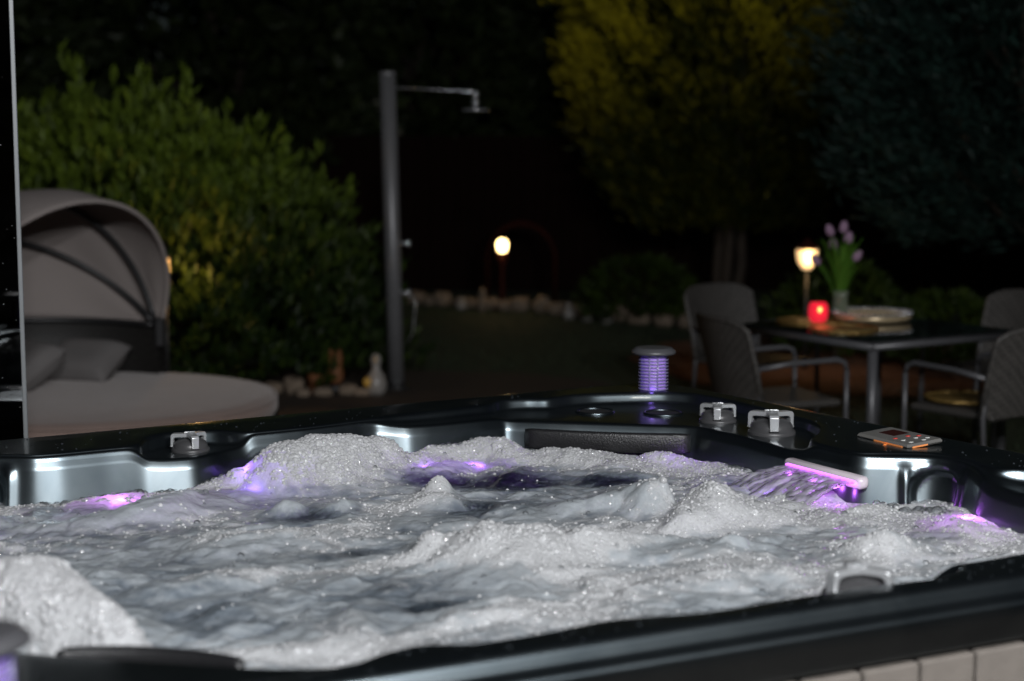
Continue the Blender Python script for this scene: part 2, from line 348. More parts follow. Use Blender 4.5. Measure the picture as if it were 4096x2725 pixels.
# cabinet boards under the rim (near and right sides are the ones in sight)
cabc = [(-1.765, 1.075), (1.075, 1.075), (1.075, -1.328), (-1.765, -1.092)]
cm = MB()
for i in range(4):
    a = Vector((*cabc[i], 0)); b = Vector((*cabc[(i + 1) % 4], 0)); d = (b - a).normalized(); n_ = Vector((-d.y, d.x, 0)) * -1
    cm.box((a + b) / 2 + Vector((0, 0, .42)) + n_ * .02, ((b - a).length - .02, .02, .78), Matrix.Rotation(math.atan2(d.y, d.x), 3, 'Z'))
cab = cm.build('cabinet', M_dark, tub)
bm_ = MB().box((0, 0, 0), (.118, .022, .72), ch=.004); bmesh_ = None
for i in (2, 1):
    a = Vector((*cabc[i], 0)); b = Vector((*cabc[(i + 1) % 4], 0)); d = (b - a); n_ = int(d.length / .125); d.normalize()
    nn = Vector((d.y, -d.x, 0)); nn = nn if nn.dot((a + b) / 2 - Vector((-.3, 0, 0))) > 0 else -nn
    for k in range(n_):
        p = a + d * (.09 + k * .125) + nn * .004
        if bmesh_ is None: o = bm_.build('plank', M_cabinet, cab); bmesh_ = o.data
        else: o = bpy.data.objects.new('plank', bmesh_); col.objects.link(o); o.parent = cab
        o.location = (p.x, p.y, .415); o.rotation_euler = (0, 0, math.atan2(d.y, d.x))

# pillows
def pillow(a, b, z0, z1, name='pillow', bow=.02):
    a = Vector((*a, 0)); b = Vector((*b, 0)); d = (b - a).normalized(); n_ = Vector((-d.y, d.x, 0))
    c = Vector((-.34, -.07, 0)); n_ = n_ if n_.dot(c - (a + b) / 2) > 0 else -n_
    N = 24; prof = []
    th, hz = .028, (z1 - z0) / 2
    for k in range(16):
        an = 2 * math.pi * k / 16; prof.append((th * .5 + th * .5 * math.copysign(abs(math.cos(an)) ** .5, math.cos(an)), hz * math.copysign(abs(math.sin(an)) ** .45, math.sin(an))))
    vs_ = []
    for i in range(N + 1):
        t = i / N; e = min(1, min(t, 1 - t) * 14 + .35) ** .5; p = a.lerp(b, t) + n_ * (bow * 4 * t * (1 - t))
        for q in prof: vs_.append((*(p + n_ * q[0] * (.5 + .5 * e))[:2], (z0 + z1) / 2 + q[1] * (.75 + .25 * e)))
    fs_ = []
    for i in range(N):
        for k in range(16): fs_.append((i * 16 + k, i * 16 + (k + 1) % 16, (i + 1) * 16 + (k + 1) % 16, (i + 1) * 16 + k))
    fs_ += [tuple(range(15, -1, -1)), tuple(range(N * 16, N * 16 + 16))]
    return MB().add(vs_, fs_).build(name, M_pillow, tub, True)
pillow((.385, .78), (.735, .455), .795, .852)['label'] = 'black foam head pillow in the far corner of the tub'
pillow((-1.19, -.905), (-1.42, -.70), .80, .870, bow=.03)['label'] = 'blurred black head pillow in the near corner of the tub'

# diverter knobs: ribbed base with a three-legged handle
def knob(x, y, z, rot, s=1.0):
    b = MB(); b.lathe([(.0, .040), (.022, .039), (.038, .035), (.048, .028), (.0525, .020), (.053, .010), (.058, .009), (.0595, .005), (.0595, .0)], 40)
    base = b.build('diverter_knob', M_knobbase, tub, True, (x, y, z), rot); base.scale = (s, s, s)
    h = MB()
    for k in range(3):
        a = 2 * math.pi * k / 3; Mz = Matrix.Rotation(a, 3, 'Z')
        pr = [(-.004, .057, .0150), (.018, .0545, .0135), (.040, .054, .0125), (.0545, .0535, .012), (.0600, .048, .0115), (.0605, .014, .0105)]
        pi = [(-.004, .042, .0150), (.018, .043, .0135), (.036, .0425, .0125), (.046, .041, .012), (.0505, .036, .0115), (.0540, .012, .0105)]
        vs_ = []
        for (ro, zo, w), (ri, zi, w2) in zip(pr, pi): vs_ += [Mz @ Vector(q) for q in ((ro, -w, zo), (ro, w, zo), (ri, w2, zi), (ri, -w2, zi))]
        fs_ = [(0, 1, 2, 3), tuple(len(vs_) - 1 - q for q in range(4))]
        for i in range(len(pr) - 1):
            for q in range(4): fs_.append((i * 4 + q, i * 4 + (q + 1) % 4, (i + 1) * 4 + (q + 1) % 4, (i + 1) * 4 + q))
        h.add(vs_, fs_)
    ho = h.build('handle', M_silver, base); bv = ho.modifiers.new('bevel', 'BEVEL'); bv.width = .002; bv.segments = 2; bv.limit_method = 'ANGLE'; smooth_angle(ho, 40)
    return base
knob(-.60, .885, .862, R(25), .85)
knob(.872, .505, .866, R(-10), .92)
knob(.872, .265, .866, R(-4), 1.12)
knob(.895, -.72, .864, R(10), 1.0)
knob(-.10, -1.11, .862, R(60), 1.05)

# pop-up speakers with lit clear ribs under a grey cap
def speaker(x, y, z, face, label):
    b = MB(); b.lathe([(.0, .137), (.05, .1375), (.058, .1365), (.0605, .133), (.0675, .129), (.070, .124), (.0695, .119), (.064, .1155), (.045, .114), (.0, .114)], 48)
    cap = b.build('pop_up_speaker', M_capgrey, tub, True, (x, y, z), face); cap['label'] = label
    MB().lathe([(.0465, .114), (.0465, .0)], 24, a0=R(92), a1=R(268)).build('dark_housing', M_dark, cap, True)
    MB().lathe([(.040, .114), (.040, .0)], 24, a0=R(-84), a1=R(84)).build('lit_tube', M_uv_sp, cap, True)
    rm = MB(); 
    pts = [(.0455 * math.cos(R(t)), .0455 * math.sin(R(t)), 0) for t in range(-90, 91, 6)]; rm.tube(pts, .0027, 6)
    me = None
    for k in range(11):
        if me is None: o = rm.build('rib', M_clearslat, cap, True); me = o.data
        else: o = bpy.data.objects.new('rib', me); col.objects.link(o); o.parent = cap
        o.location = (0, 0, .007 + k * .0102)
    po = MB()
    for t in (-12, 20): po.tube([(.0465 * math.cos(R(t)), .0465 * math.sin(R(t)), 0), (.0465 * math.cos(R(t)), .0465 * math.sin(R(t)), .114)], .002, 6)
    po.build('post', M_clearslat, cap, True)
    point('speaker_led', (.056, .0, .010), .012, (.35, .18, 1), .006, cap)
    return cap
speaker(.955, .935, .897, R(231), 'pop-up speaker raised on the far corner of the rim')
speaker(-1.63, -1.09, .897, R(-25), 'blurred pop-up speaker on the near corner of the rim, cut by the frame')

for x_, y_ in ((.66, .83), (.82, .70)):
    ch_ = MB().tube([(.056 * math.cos(t), .056 * math.sin(t), .0015) for t in np.linspace(0, 2 * math.pi, 36, endpoint=False)], .0045, 8, closed=True).build('cup_holder', M_shell, tub, True, (x_, y_, .8665))
    MB().lathe([(.0, .0012), (.054, .0012)], 36).build('well_shade', M_dark, ch_, True)  # flat dark disc paints in the shade of a sunken recess

# control panel on the right rim
pn = MB().box((0, 0, 0), (.118, .205, .012), ch=.005).build('control_panel', M_panel, tub, False, (.955, -.145, .9075), R(-4)); pn.rotation_euler = (0, R(-4), R(-4))
pn['label'] = 'grey control panel with dark display on the right rim'
MB().box((-.0585, -.025, -.002), (.003, .11, .004)).build('orange_edge_reflection', M_orange, pn)  # edge strips glow in place of an LED's orange reflection
MB().box((-.02, -.1023, -.002), (.05, .002, .004)).build('orange_edge_reflection', M_orange, pn)
MB().box((.012, .035, .0062), (.05, .06, .0015)).build('display', M_disp, pn)
for k, (bx, by) in enumerate([(-.03, -.02), (-.03, -.05), (-.03, -.08), (.012, -.02), (.012, -.05), (.012, -.08), (.035, -.035), (.035, -.068)]):
    MB().lathe([(.0065, .0058), (.0062, .0070), (.0, .0074)], 14, (bx, by, 0)).build('button', M_print if k % 3 else M_redled, pn, True)
point('panel_glow', (-.064, -.02, -.004), .003, (1, .25, .04), .006, pn)  # spreads the strips' painted orange reflection onto the rim

# waterfall spout on the right wall
p0, p1 = Vector((.722, .012, .836)), Vector((.716, -.262, .834))
sp = MB(); dd = (p1 - p0).normalized(); 
def capsule(m, a, b, ry, rz, n=20):
    vs_ = []; d = (b - a).normalized(); up = Vector((0, 0, 1)); ln = []
    for t, k in ((-.012, .45), (-.006, .85), (0, 1)): ln.append((a + d * t, k))
    for t, k in ((0, 1), (.006, .85), (.012, .45)): ln.append((b + d * t, k))
    sd_ = d.cross(up).normalized()
    for p, k in ln:
        for q in range(n):
            an = 2 * math.pi * q / n; vs_.append(p + sd_ * math.copysign(abs(math.cos(an)) ** .6, math.cos(an)) * ry * k + up * math.copysign(abs(math.sin(an)) ** .6, math.sin(an)) * rz * k)
    fs_ = [(i * n + q, i * n + (q + 1) % n, (i + 1) * n + (q + 1) % n, (i + 1) * n + q) for i in range(5) for q in range(n)] + [tuple(range(n - 1, -1, -1)), tuple(range(5 * n, 6 * n))]
    return m.add(vs_, fs_)
spout = capsule(sp, p0, p1, .018, .0165).build('waterfall_spout', M_spout, tub, True)
ls = MB(); capsule(ls, p0 + Vector((-.0165, -.012, -.001)), p1 + Vector((-.0165, .012, -.001)), .004, .0075).build('lit_slot', M_uv_soft, spout, True)
for t in (.25, .6, .93):
    point('waterfall_led', p0.lerp(p1, t) + Vector((-.06, 0, -.016)), .13, (.60, .13, 1), .008, tub)

# LED lenses at the waterline, half drowned in foam
LEDS = [(-.84, .735, .27, (.66, .16, 1)), (-.50, .725, .11, (.32, .14, 1)), (-.52, .64, .07, (.28, .14, 1)), (.00, .70, .10, (.42, .16, 1)), (.155, .68, .14, (.38, .12, 1)), (.69, .40, .16, (.40, .16, 1)), (.76, -.56, .28, (.60, .14, 1)), (.62, -.02, .14, (.32, .14, 1)), (-1.35, .55, .10, (.4, .15, 1))]
for x, y, w, c in LEDS:
    MB().lathe([(.0, .012), (.008, .011), (.012, .006), (.013, 0), (.013, -.02)], 16).build('led_light', M_uv, tub, True, (x, y, .700))

# ------------------------------------------------------------------ water surface
def splat(x, y, cx, cy, rx, ry, rot=0):
    c, s = math.cos(R(rot)), math.sin(R(rot)); u = (x - cx) * c + (y - cy) * s; v_ = -(x - cx) * s + (y - cy) * c
    return np.exp(-(u / rx) ** 2 - (v_ / ry) ** 2)
def plateau(x, y, cx, cy, rx, ry, rot=0, p=2.0):
    c, s = math.cos(R(rot)), math.sin(R(rot)); u = (x - cx) * c + (y - cy) * s; v_ = -(x - cx) * s + (y - cy) * c
    return np.exp(-((u / rx) ** 2 + (v_ / ry) ** 2) ** p)
def stroke(x, y, pts, w):
    best = np.full(x.shape, 9.)
    for (ax, ay), (bx, by) in zip(pts[:-1], pts[1:]):
        dx, dy = bx - ax, by - ay; t = np.clip(((x - ax) * dx + (y - ay) * dy) / (dx * dx + dy * dy), 0, 1)
        best = np.minimum(best, np.hypot(x - ax - t * dx, y - ay - t * dy))
    return np.exp(-(best / w) ** 2)
GXN, GYN = 600, 520
xs = np.linspace(-1.66, .96, GXN); ys = np.linspace(-1.16, .96, GYN)
X, Y = np.meshgrid(xs, ys)
wx = X + .05 * fbm(X / .28 + 5, Y / .28) + .012 * perlin(X / .06, Y / .06); wy = Y + .05 * fbm(X / .28 - 8, Y / .28 + 3) + .012 * perlin(X / .06 + 9, Y / .06)
foamy = .50 + .32 * fbm(wx / .33 + 2, wy / .26 + 1, 4)
aer = .90 + .26 * fbm(wx / .30 - 4, wy / .24 + 7, 4)
# open dark water
dark = 0
for d in ((.12, .41, .20, .09, -10), (.33, .32, .13, .07, -20), (-.03, .53, .10, .05, -30), (-.72, .52, .13, .035, -8), (-.52, .34, .13, .06, 0), (-.56, -.05, .12, .032, 5), (-.10, .20, .15, .10, 0), (.58, .05, .09, .05, -30), (-.85, .64, .10, .03, 5), (-.62, -.50, .10, .03, 0)):
    dark = np.maximum(dark, splat(X, Y, *d) * (1.0 if d[1] > .25 and d[0] > -.2 else .50))
aer = aer - .95 * dark; foamy = foamy - .75 * dark
for d in ((-.90, -.12, .24, .12, 0), (-.62, -.46, .26, .12, 0), (-.95, -.36, .18, .10, 0), (-.30, .22, .18, .12, 0), (-1.05, .12, .2, .10, 0)):
    k = splat(X, Y, *d); foamy = foamy - .40 * k; aer = aer - .16 * k
# foam ridges and mats
for pts, w, k in (([(-.13, .45), (-.34, .23), (-.48, .12), (-.62, .13), (-.80, .18)], .055, .5), ([(-.95, -.10), (-.74, -.16), (-.6, -.16), (-.47, -.15), (-.36, -.12)], .045, .55), ([(-.28, -.44), (-.08, -.3), (.08, -.25), (.29, -.22)], .09, .45),
                  ([(-1.2, .78), (-.92, .76), (-.68, .75), (-.51, .77)], .035, .6), ([(0, .79), (.25, .73), (.41, .62), (.51, .46), (.63, .33), (.69, .16), (.70, .02)], .075, .75), ([(-1.25, -.6), (-1.04, -.68), (-.95, -.74), (-.8, -.75)], .07, .5),
                  ([(.34, -.25), (.58, -.28), (.68, -.44), (.72, -.61), (.66, -.85)], .12, .55), ([(-.45, -.64), (-.2, -.60), (0, -.62), (.25, -.70), (.5, -.80)], .11, .3)):
    k_ = stroke(wx, wy, pts, w); foamy = foamy + k * k_; aer = aer + .4 * k_
# mounds: x, y, rx, ry, rot, height, foam, power
mh = np.zeros_like(X)
for cx, cy, rx, ry, ro, h, fo, pw in ((-.40, .70, .105, .11, 0, .095, 1, 1.4), (-.27, .71, .13, .12, 0, .108, 1, 1.5), (-.13, .75, .09, .08, 0, .085, 1, 1.3), (-.52, .74, .07, .05, 0, .04, .8, 1), (-.02, .79, .08, .05, 0, .03, .7, 1),
        (.10, .775, .10, .05, 0, .042, .9, 1), (.24, .74, .10, .06, -20, .055, .9, 1.2), (.42, .60, .12, .06, -42, .034, .8, 1), (.62, .40, .09, .05, -50, .03, .7, 1),
        (.215, -.02, .080, .085, 0, .066, .05, 1.2), (.13, .03, .06, .055, 0, .042, .0, 1.1), (.05, .05, .06, .045, 0, .024, -.1, 1.1), (.25, -.05, .04, .04, 0, .075, .2, 1.2), (.30, -.20, .085, .09, 20, .080, .9, 1.1), (.38, -.27, .07, .06, 0, .030, .7, 1.1), (.20, -.24, .07, .05, 0, .04, .7, 1.1),
        (-.36, -.24, .10, .10, 0, .066, .8, 1.1), (-.28, -.30, .12, .11, 0, .060, .9, 1.2), (-.46, -.16, .05, .045, 0, .045, .6, 1.1), (-.12, -.32, .10, .07, 0, .045, .7, 1.1),
        (-1.33, -.44, .105, .19, 18, .125, 1, 2.4), (-1.42, -.28, .13, .16, 0, .12, 1, 1.8), (.42, -.66, .055, .05, 0, .055, .1, 1.1), (.37, -.63, .04, .04, 0, .04, .2, 1.1), (.06, -.50, .06, .05, 0, .026, .0, 1.2), (.13, -.46, .045, .035, 0, .018, .0, 1.2),
        (.60, -.36, .10, .06, 0, .02, .5, 1), (.60, -.12, .14, .12, 0, -.02, .2, 1), (-.80, .52, .16, .07, 8, .040, -.55, 1.2), (-.95, .50, .10, .05, 0, .032, -.45, 1.2), (-.52, .43, .045, .04, 0, .035, -.4, 1.5), (-.40, .36, .06, .04, 0, .028, -.3, 1.3), (-.13, .40, .035, .04, 0, .05, .4, 1.1), (-.19, .30, .07, .05, 0, .03, .5, 1.1), (-1.05, -.68, .12, .05, 0, .02, .6, 1)):
    k_ = plateau(wx * .6 + X * .4, wy * .6 + Y * .4, cx, cy, rx, ry, ro, pw); mh = (np.maximum(mh, h * k_) + .25 * np.minimum(mh, h * k_)) if h > 0 else mh + h * k_
    foamy = foamy + fo * k_; aer = aer + .6 * k_
calm = 1 - .55 * np.clip(dark, 0, 1)
solid = np.clip(mh / .10, 0, 1)
smo = 1 - .55 * sstep(.2, .9, foamy)
h = .026 * (billow(wx / .32, wy / .25, .04) - .35) * (1 - .6 * solid) + .0105 * (billow(wx / .125 + 4, wy / .10, .02) - .3) * (1 - .5 * solid) + .0036 * (billow(wx / .055, wy / .048 + 8, .03) - .3) * calm * smo + .0014 * perlin(wx / .026, wy / .022) * calm * smo + .0008 * perlin(X / .012, Y / .011) * smo
h = h * (.55 + .45 * calm)
wall = sstep(.55, .80, np.abs(Y - .05)) * .0
Z = .772 + h + mh + .006 * np.clip(foamy, 0, 1.2)
lace = np.clip(1 - np.abs(fbm(wx / .07, wy / .05, 3)) * 6, 0, 1) ** 2 + .7 * np.clip(1 - np.abs(fbm(wx / .03 + 4, wy / .022, 3)) * 5, 0, 1) ** 2
aer = aer + .17 * fbm(wx / .085 + 3, wy / .055 - 2, 4) + .07 * fbm(wx / .03, wy / .016, 3)
aer = aer + .33 * lace * np.clip(dark * 1.2, 0, 1) + 1.0 * (h - .0) * 4
foamv = sstep(.38, .92, foamy + .22 * fbm(X / .035, Y / .03, 3))
aerv = np.clip(aer, 0.0, 1.0)
# drop the part of the sheet outside the basin (inside the hollow rim)
def inside_poly(px, py, poly):
    r_ = np.zeros(px.shape, bool); n = len(poly); j = n - 1
    for i in range(n):
        xi, yi = poly[i]; xj, yj = poly[j]; c_ = ((yi > py) != (yj > py)) & (px < (xj - xi) * (py - yi) / (yj - yi + 1e-12) + xi); r_ ^= c_; j = i
    return r_
Lb = (L - inn * .05)[::8]; Lin = (L + inn * .004)[::8]
ins = inside_poly(X, Y, Lb); insL = inside_poly(X, Y, Lin)
Z = np.where(insL, Z, np.minimum(Z, .835))
idx = np.arange(GXN * GYN).reshape(GYN, GXN)
fq = np.stack([idx[:-1, :-1], idx[:-1, 1:], idx[1:, 1:], idx[1:, :-1]], -1).reshape(-1, 4)
fq = fq[ins[:-1, :-1].ravel()]
used = np.unique(fq); rm_ = np.full(GXN * GYN, -1); rm_[used] = np.arange(len(used))
def water_material():
    m = bpy.data.materials.new('foaming_water'); m.use_nodes = True; t = m.node_tree; b = t.nodes['Principled BSDF']; lk = t.links.new
    at = node(t, 'ShaderNodeAttribute', attribute_name='aer'); fo = node(t, 'ShaderNodeAttribute', attribute_name='foam'); tc = node(t, 'ShaderNodeTexCoord')
    n1 = node(t, 'ShaderNodeTexNoise'); n1.inputs['Scale'].default_value = 75; n1.inputs['Detail'].default_value = 6; n1.inputs['Roughness'].default_value = .65; lk(tc.outputs['Object'], n1.inputs['Vector'])
    ad = node(t, 'ShaderNodeMath', operation='MULTIPLY_ADD'); ad.inputs[1].default_value = .40; lk(n1.outputs[0], ad.inputs[0]); 
    sb = node(t, 'ShaderNodeMath', operation='SUBTRACT'); sb.inputs[1].default_value = .20; lk(at.outputs['Fac'], sb.inputs[0]); lk(sb.outputs[0], ad.inputs[2])
    cr = node(t, 'ShaderNodeValToRGB'); e = cr.color_ramp.elements
    e[0].position = .05; e[0].color = (.006, .009, .017, 1); e[1].position = 1; e[1].color = (.415, .45, .475, 1)
    x = e.new(.35); x.color = (.045, .058, .070, 1); x = e.new(.65); x.color = (.18, .21, .24, 1)
    lk(ad.outputs[0], cr.inputs[0])
    mx = node(t, 'ShaderNodeMix'); mx.data_type = 'RGBA'; mx.inputs[7].default_value = (.60, .61, .62, 1); lk(cr.outputs[0], mx.inputs[6]); lk(fo.outputs['Fac'], mx.inputs[0])
    vc = node(t, 'ShaderNodeTexVoronoi'); vc.inputs['Scale'].default_value = 125; lk(tc.outputs['Object'], vc.inputs['Vector'])
    vd = node(t, 'ShaderNodeTexVoronoi'); vd.inputs['Scale'].default_value = 270; lk(tc.outputs['Object'], vd.inputs['Vector'])
    sc_ = node(t, 'ShaderNodeSeparateColor'); lk(vc.outputs['Color'], sc_.inputs[0]); sd_ = node(t, 'ShaderNodeSeparateColor'); lk(vd.outputs['Color'], sd_.inputs[0])
    av = node(t, 'ShaderNodeMath', operation='MULTIPLY'); lk(sc_.outputs[0], av.inputs[0]); lk(sd_.outputs[0], av.inputs[1])
    cm_ = node(t, 'ShaderNodeMapRange'); cm_.inputs['From Max'].default_value = .75; cm_.inputs['To Min'].default_value = .84; cm_.inputs['To Max'].default_value = 1.10; lk(av.outputs[0], cm_.inputs['Value'])
    # see-through cells show dark water, dense cells are white: only where there is foam
    cf_ = node(t, 'ShaderNodeMix'); cf_.inputs[2].default_value = 1.0; lk(cm_.outputs[0], cf_.inputs[3]); cl_ = node(t, 'ShaderNodeMapRange'); cl_.inputs['To Min'].default_value = .45; cl_.inputs['To Max'].default_value = .85; lk(fo.outputs['Fac'], cl_.inputs['Value']); lk(cl_.outputs[0], cf_.inputs[0])
    vm_ = node(t, 'ShaderNodeVectorMath', operation='SCALE'); lk(mx.outputs[2], vm_.inputs[0]); lk(cf_.outputs[0], vm_.inputs['Scale'])
    lk(vm_.outputs[0], b.inputs['Base Color'])
    rr = node(t, 'ShaderNodeMapRange'); rr.inputs['To Min'].default_value = .07; rr.inputs['To Max'].default_value = .42; lk(fo.outputs['Fac'], rr.inputs['Value']); lk(rr.outputs[0], b.inputs['Roughness'])
    b.inputs['IOR'].default_value = 1.33
    tlu = node(t, 'ShaderNodeBsdfTranslucent'); tlu.inputs['Color'].default_value = (.7, .7, .72, 1); msx = node(t, 'ShaderNodeMixShader')
    tf = node(t, 'ShaderNodeMapRange'); tf.inputs['To Min'].default_value = .22; tf.inputs['To Max'].default_value = .28; lk(fo.outputs['Fac'], tf.inputs['Value']); lk(tf.outputs[0], msx.inputs[0])
    lk(b.outputs[0], msx.inputs[1]); lk(tlu.outputs[0], msx.inputs[2]); lk(msx.outputs[0], t.nodes['Material Output'].inputs[0])
    vo = node(t, 'ShaderNodeTexVoronoi'); vo.feature = 'SMOOTH_F1'; vo.inputs['Scale'].default_value = 170; lk(tc.outputs['Object'], vo.inputs['Vector'])
    iv = node(t, 'ShaderNodeMath', operation='MULTIPLY'); iv.inputs[1].default_value = -.5; lk(vo.outputs['Distance'], iv.inputs[0])
    n2 = node(t, 'ShaderNodeTexNoise'); n2.inputs['Scale'].default_value = 120; n2.inputs['Detail'].default_value = 5; lk(tc.outputs['Object'], n2.inputs['Vector'])
    mh_ = node(t, 'ShaderNodeMix'); lk(fo.outputs['Fac'], mh_.inputs[0]); n2s = node(t, 'ShaderNodeMath', operation='MULTIPLY'); n2s.inputs[1].default_value = .32; lk(n2.outputs[0], n2s.inputs[0]); lk(n2s.outputs[0], mh_.inputs[2]); lk(iv.outputs[0], mh_.inputs[3])
    bp = node(t, 'ShaderNodeBump'); bp.inputs['Strength'].default_value = .75; bp.inputs['Distance'].default_value = .006; lk(mh_.outputs[0], bp.inputs['Height']); lk(bp.outputs[0], b.inputs['Normal'])
    return m
M_water = water_material()
VV = np.stack([X.ravel(), Y.ravel(), Z.ravel()], -1)
wo = np_mesh('water', VV[used], rm_[fq], M_water, None, True, {'aer': aerv.ravel()[used], 'foam': foamv.ravel()[used]})
wo.location = TO; wo.rotation_euler = (0, 0, PHI); tag(wo, kind='structure')

# bubbles on the foam: real little domes, far too many to count
def bubble_material():
    m = bpy.data.materials.new('soap_bubble_film'); m.use_nodes = True; t = m.node_tree; b = t.nodes['Principled BSDF']; lk = t.links.new
    b.inputs['Base Color'].default_value = (.60, .605, .615, 1); b.inputs['Roughness'].default_value = .07; b.inputs['IOR'].default_value = 1.75
    tl_ = node(t, 'ShaderNodeBsdfTranslucent'); tl_.inputs['Color'].default_value = (.68, .685, .695, 1)
    a = node(t, 'ShaderNodeMixShader'); a.inputs[0].default_value = .38; lk(b.outputs[0], a.inputs[1]); lk(tl_.outputs[0], a.inputs[2])
    lk(a.outputs[0], t.nodes['Material Output'].inputs[0]); return m
M_bub = bubble_material()
def clear_material():
    m = bpy.data.materials.new('clear_bubble_film'); m.use_nodes = True; t = m.node_tree; t.nodes.clear(); lk = t.links.new
    out = node(t, 'ShaderNodeOutputMaterial'); gl = node(t, 'ShaderNodeBsdfGlossy'); gl.inputs['Roughness'].default_value = .04
    tr = node(t, 'ShaderNodeBsdfTransparent'); tr.inputs['Color'].default_value = (.93, .94, .95, 1); df = node(t, 'ShaderNodeBsdfDiffuse'); df.inputs['Color'].default_value = (.6, .63, .65, 1)
    b = node(t, 'ShaderNodeMixShader'); b.inputs[0].default_value = .10; lk(tr.outputs[0], b.inputs[1]); lk(df.outputs[0], b.inputs[2])
    lw = node(t, 'ShaderNodeLayerWeight'); lw.inputs['Blend'].default_value = .28
    mxx = node(t, 'ShaderNodeMath', operation='MAXIMUM'); mxx.inputs[1].default_value = .06; lk(lw.outputs['Fresnel'], mxx.inputs[0])
    c = node(t, 'ShaderNodeMixShader'); lk(mxx.outputs[0], c.inputs[0]); lk(b.outputs[0], c.inputs[1]); lk(gl.outputs[0], c.inputs[2]); lk(c.outputs[0], out.inputs[0]); return m
M_clear = clear_material()
def bubbles(name, P, rad, m, sub, label):
    me = bpy.data.meshes.new(name); me.vertices.add(len(P)); me.vertices.foreach_set('co', np.asarray(P, np.float32).ravel())
    a = me.attributes.new('rad', 'FLOAT', 'POINT'); a.data.foreach_set('value', np.asarray(rad, np.float32))
    o = bpy.data.objects.new(name, me); col.objects.link(o); o.location = TO; o.rotation_euler = (0, 0, PHI)
    me.materials.append(m)
    ng = bpy.data.node_groups.new(name + '_nodes', 'GeometryNodeTree')
    ng.interface.new_socket('Geometry', in_out='INPUT', socket_type='NodeSocketGeometry'); ng.interface.new_socket('Geometry', in_out='OUTPUT', socket_type='NodeSocketGeometry')
    gi = ng.nodes.new('NodeGroupInput'); g_o = ng.nodes.new('NodeGroupOutput'); ic = ng.nodes.new('GeometryNodeMeshIcoSphere'); ic.inputs['Radius'].default_value = 1; ic.inputs['Subdivisions'].default_value = sub
    ss = ng.nodes.new('GeometryNodeSetShadeSmooth'); sm_ = ng.nodes.new('GeometryNodeSetMaterial'); sm_.inputs['Material'].default_value = m
    ip = ng.nodes.new('GeometryNodeInstanceOnPoints'); na = ng.nodes.new('GeometryNodeInputNamedAttribute'); na.data_type = 'FLOAT'; na.inputs['Name'].default_value = 'rad'
    lk = ng.links.new; lk(gi.outputs[0], ip.inputs['Points']); lk(ic.outputs['Mesh'], ss.inputs[0]); lk(ss.outputs[0], sm_.inputs[0]); lk(sm_.outputs[0], ip.inputs['Instance']); lk(na.outputs['Attribute'], ip.inputs['Scale']); lk(ip.outputs[0], g_o.inputs[0])
    md = o.modifiers.new('bubbles', 'NODES'); md.node_group = ng
    return tag(o, label, 'foam', kind='stuff')
def sample_z(px, py):
    fx = np.clip((px - xs[0]) / (xs[1] - xs[0]), 0, GXN - 1.001); fy = np.clip((py - ys[0]) / (ys[1] - ys[0]), 0, GYN - 1.001); i = fx.astype(int); j = fy.astype(int); a = fx - i; b = fy - j
    g_ = lambda A: A[j, i] * (1 - a) * (1 - b) + A[j, i + 1] * a * (1 - b) + A[j + 1, i] * (1 - a) * b + A[j + 1, i + 1] * a * b
    return g_(Z), g_(foamv), g_(mh), g_(insL.astype(float))
for x, y, w, c in LEDS:        # each LED shines up through the foam above it
    zz = sample_z(np.array([x]), np.array([y]))[0][0]; point('underwater_led', (x, y, zz - .026), w * 4.2, c, .012, tub)
NBb = 330000
px = rng.uniform(xs[0], xs[-1], NBb); py = rng.uniform(ys[0], ys[-1], NBb); pz, pf, pm, pi_ = sample_z(px, py)
nearled = np.max([np.exp(-((px - x) ** 2 + (py - y) ** 2) / .065 ** 2) for x, y, w, c in LEDS], axis=0)
keep = (rng.random(NBb) < (1 - .8 * nearled) * np.clip(pf ** 1.7 * .26 * (.45 + .55 * sstep(-.3, .5, py - .35 * px)) + np.clip(pm / .09, 0, 1) ** 2 * .22 * pf, 0, .8)) & (pi_ > .99)
px, py, pz, pf, pm = px[keep], py[keep], pz[keep], pf[keep], pm[keep]
rad = rng.lognormal(math.log(.0023), .48, len(px)) * (1 + 1.0 * np.clip(pm / .09, 0, 1) ** 2); rad = np.clip(rad, .0011, .0095)
bubbles('foam_bubbles', np.stack([px, py, pz - rad * .40], -1), rad, M_bub, 2, 'white bubbly foam heaped on the churning hot tub water')
# larger clear bubbles along the wall and scattered over the churn
bp_, br_ = [], []
def row(pts, n, sp_, r0, r1):
    for k in range(n):
        t = random.random() * (len(pts) - 1); i = min(int(t), len(pts) - 2); f_ = t - i
        bp_.append((pts[i][0] * (1 - f_) + pts[i + 1][0] * f_ + random.gauss(0, sp_), pts[i][1] * (1 - f_) + pts[i + 1][1] * f_ + random.gauss(0, sp_))); br_.append(random.uniform(r0, r1) * random.uniform(.6, 1))
row([(-1.02, .80), (-.95, .805), (-.86, .80), (-.73, .795), (-.62, .775), (-.52, .80)], 260, .010, .004, .012)
row([(.70, -.31), (.76, -.40), (.80, -.47)], 40, .012, .006, .016)
row([(.74, .30), (.735, .18), (.71, .05)], 70, .010, .004, .009)
row([(.02, .815), (.15, .81), (.3, .80), (.42, .72)], 140, .012, .004, .010)
for k in range(500):
    bp_.append((random.uniform(-1.5, .8), random.uniform(-1.0, .8))); br_.append(random.choice((.003, .004, .005, .006, .008)) * random.uniform(.6, 1.1))
gx_ = rng.uniform(xs[0], xs[-1], 60000); gy_ = rng.uniform(ys[0], ys[-1], 60000); _, gf, gm_, _ = sample_z(gx_, gy_)
gk = rng.random(60000) < (.006 + .11 * gf ** 1.5 + .30 * np.clip(gm_ / .09, 0, 1) ** 2)
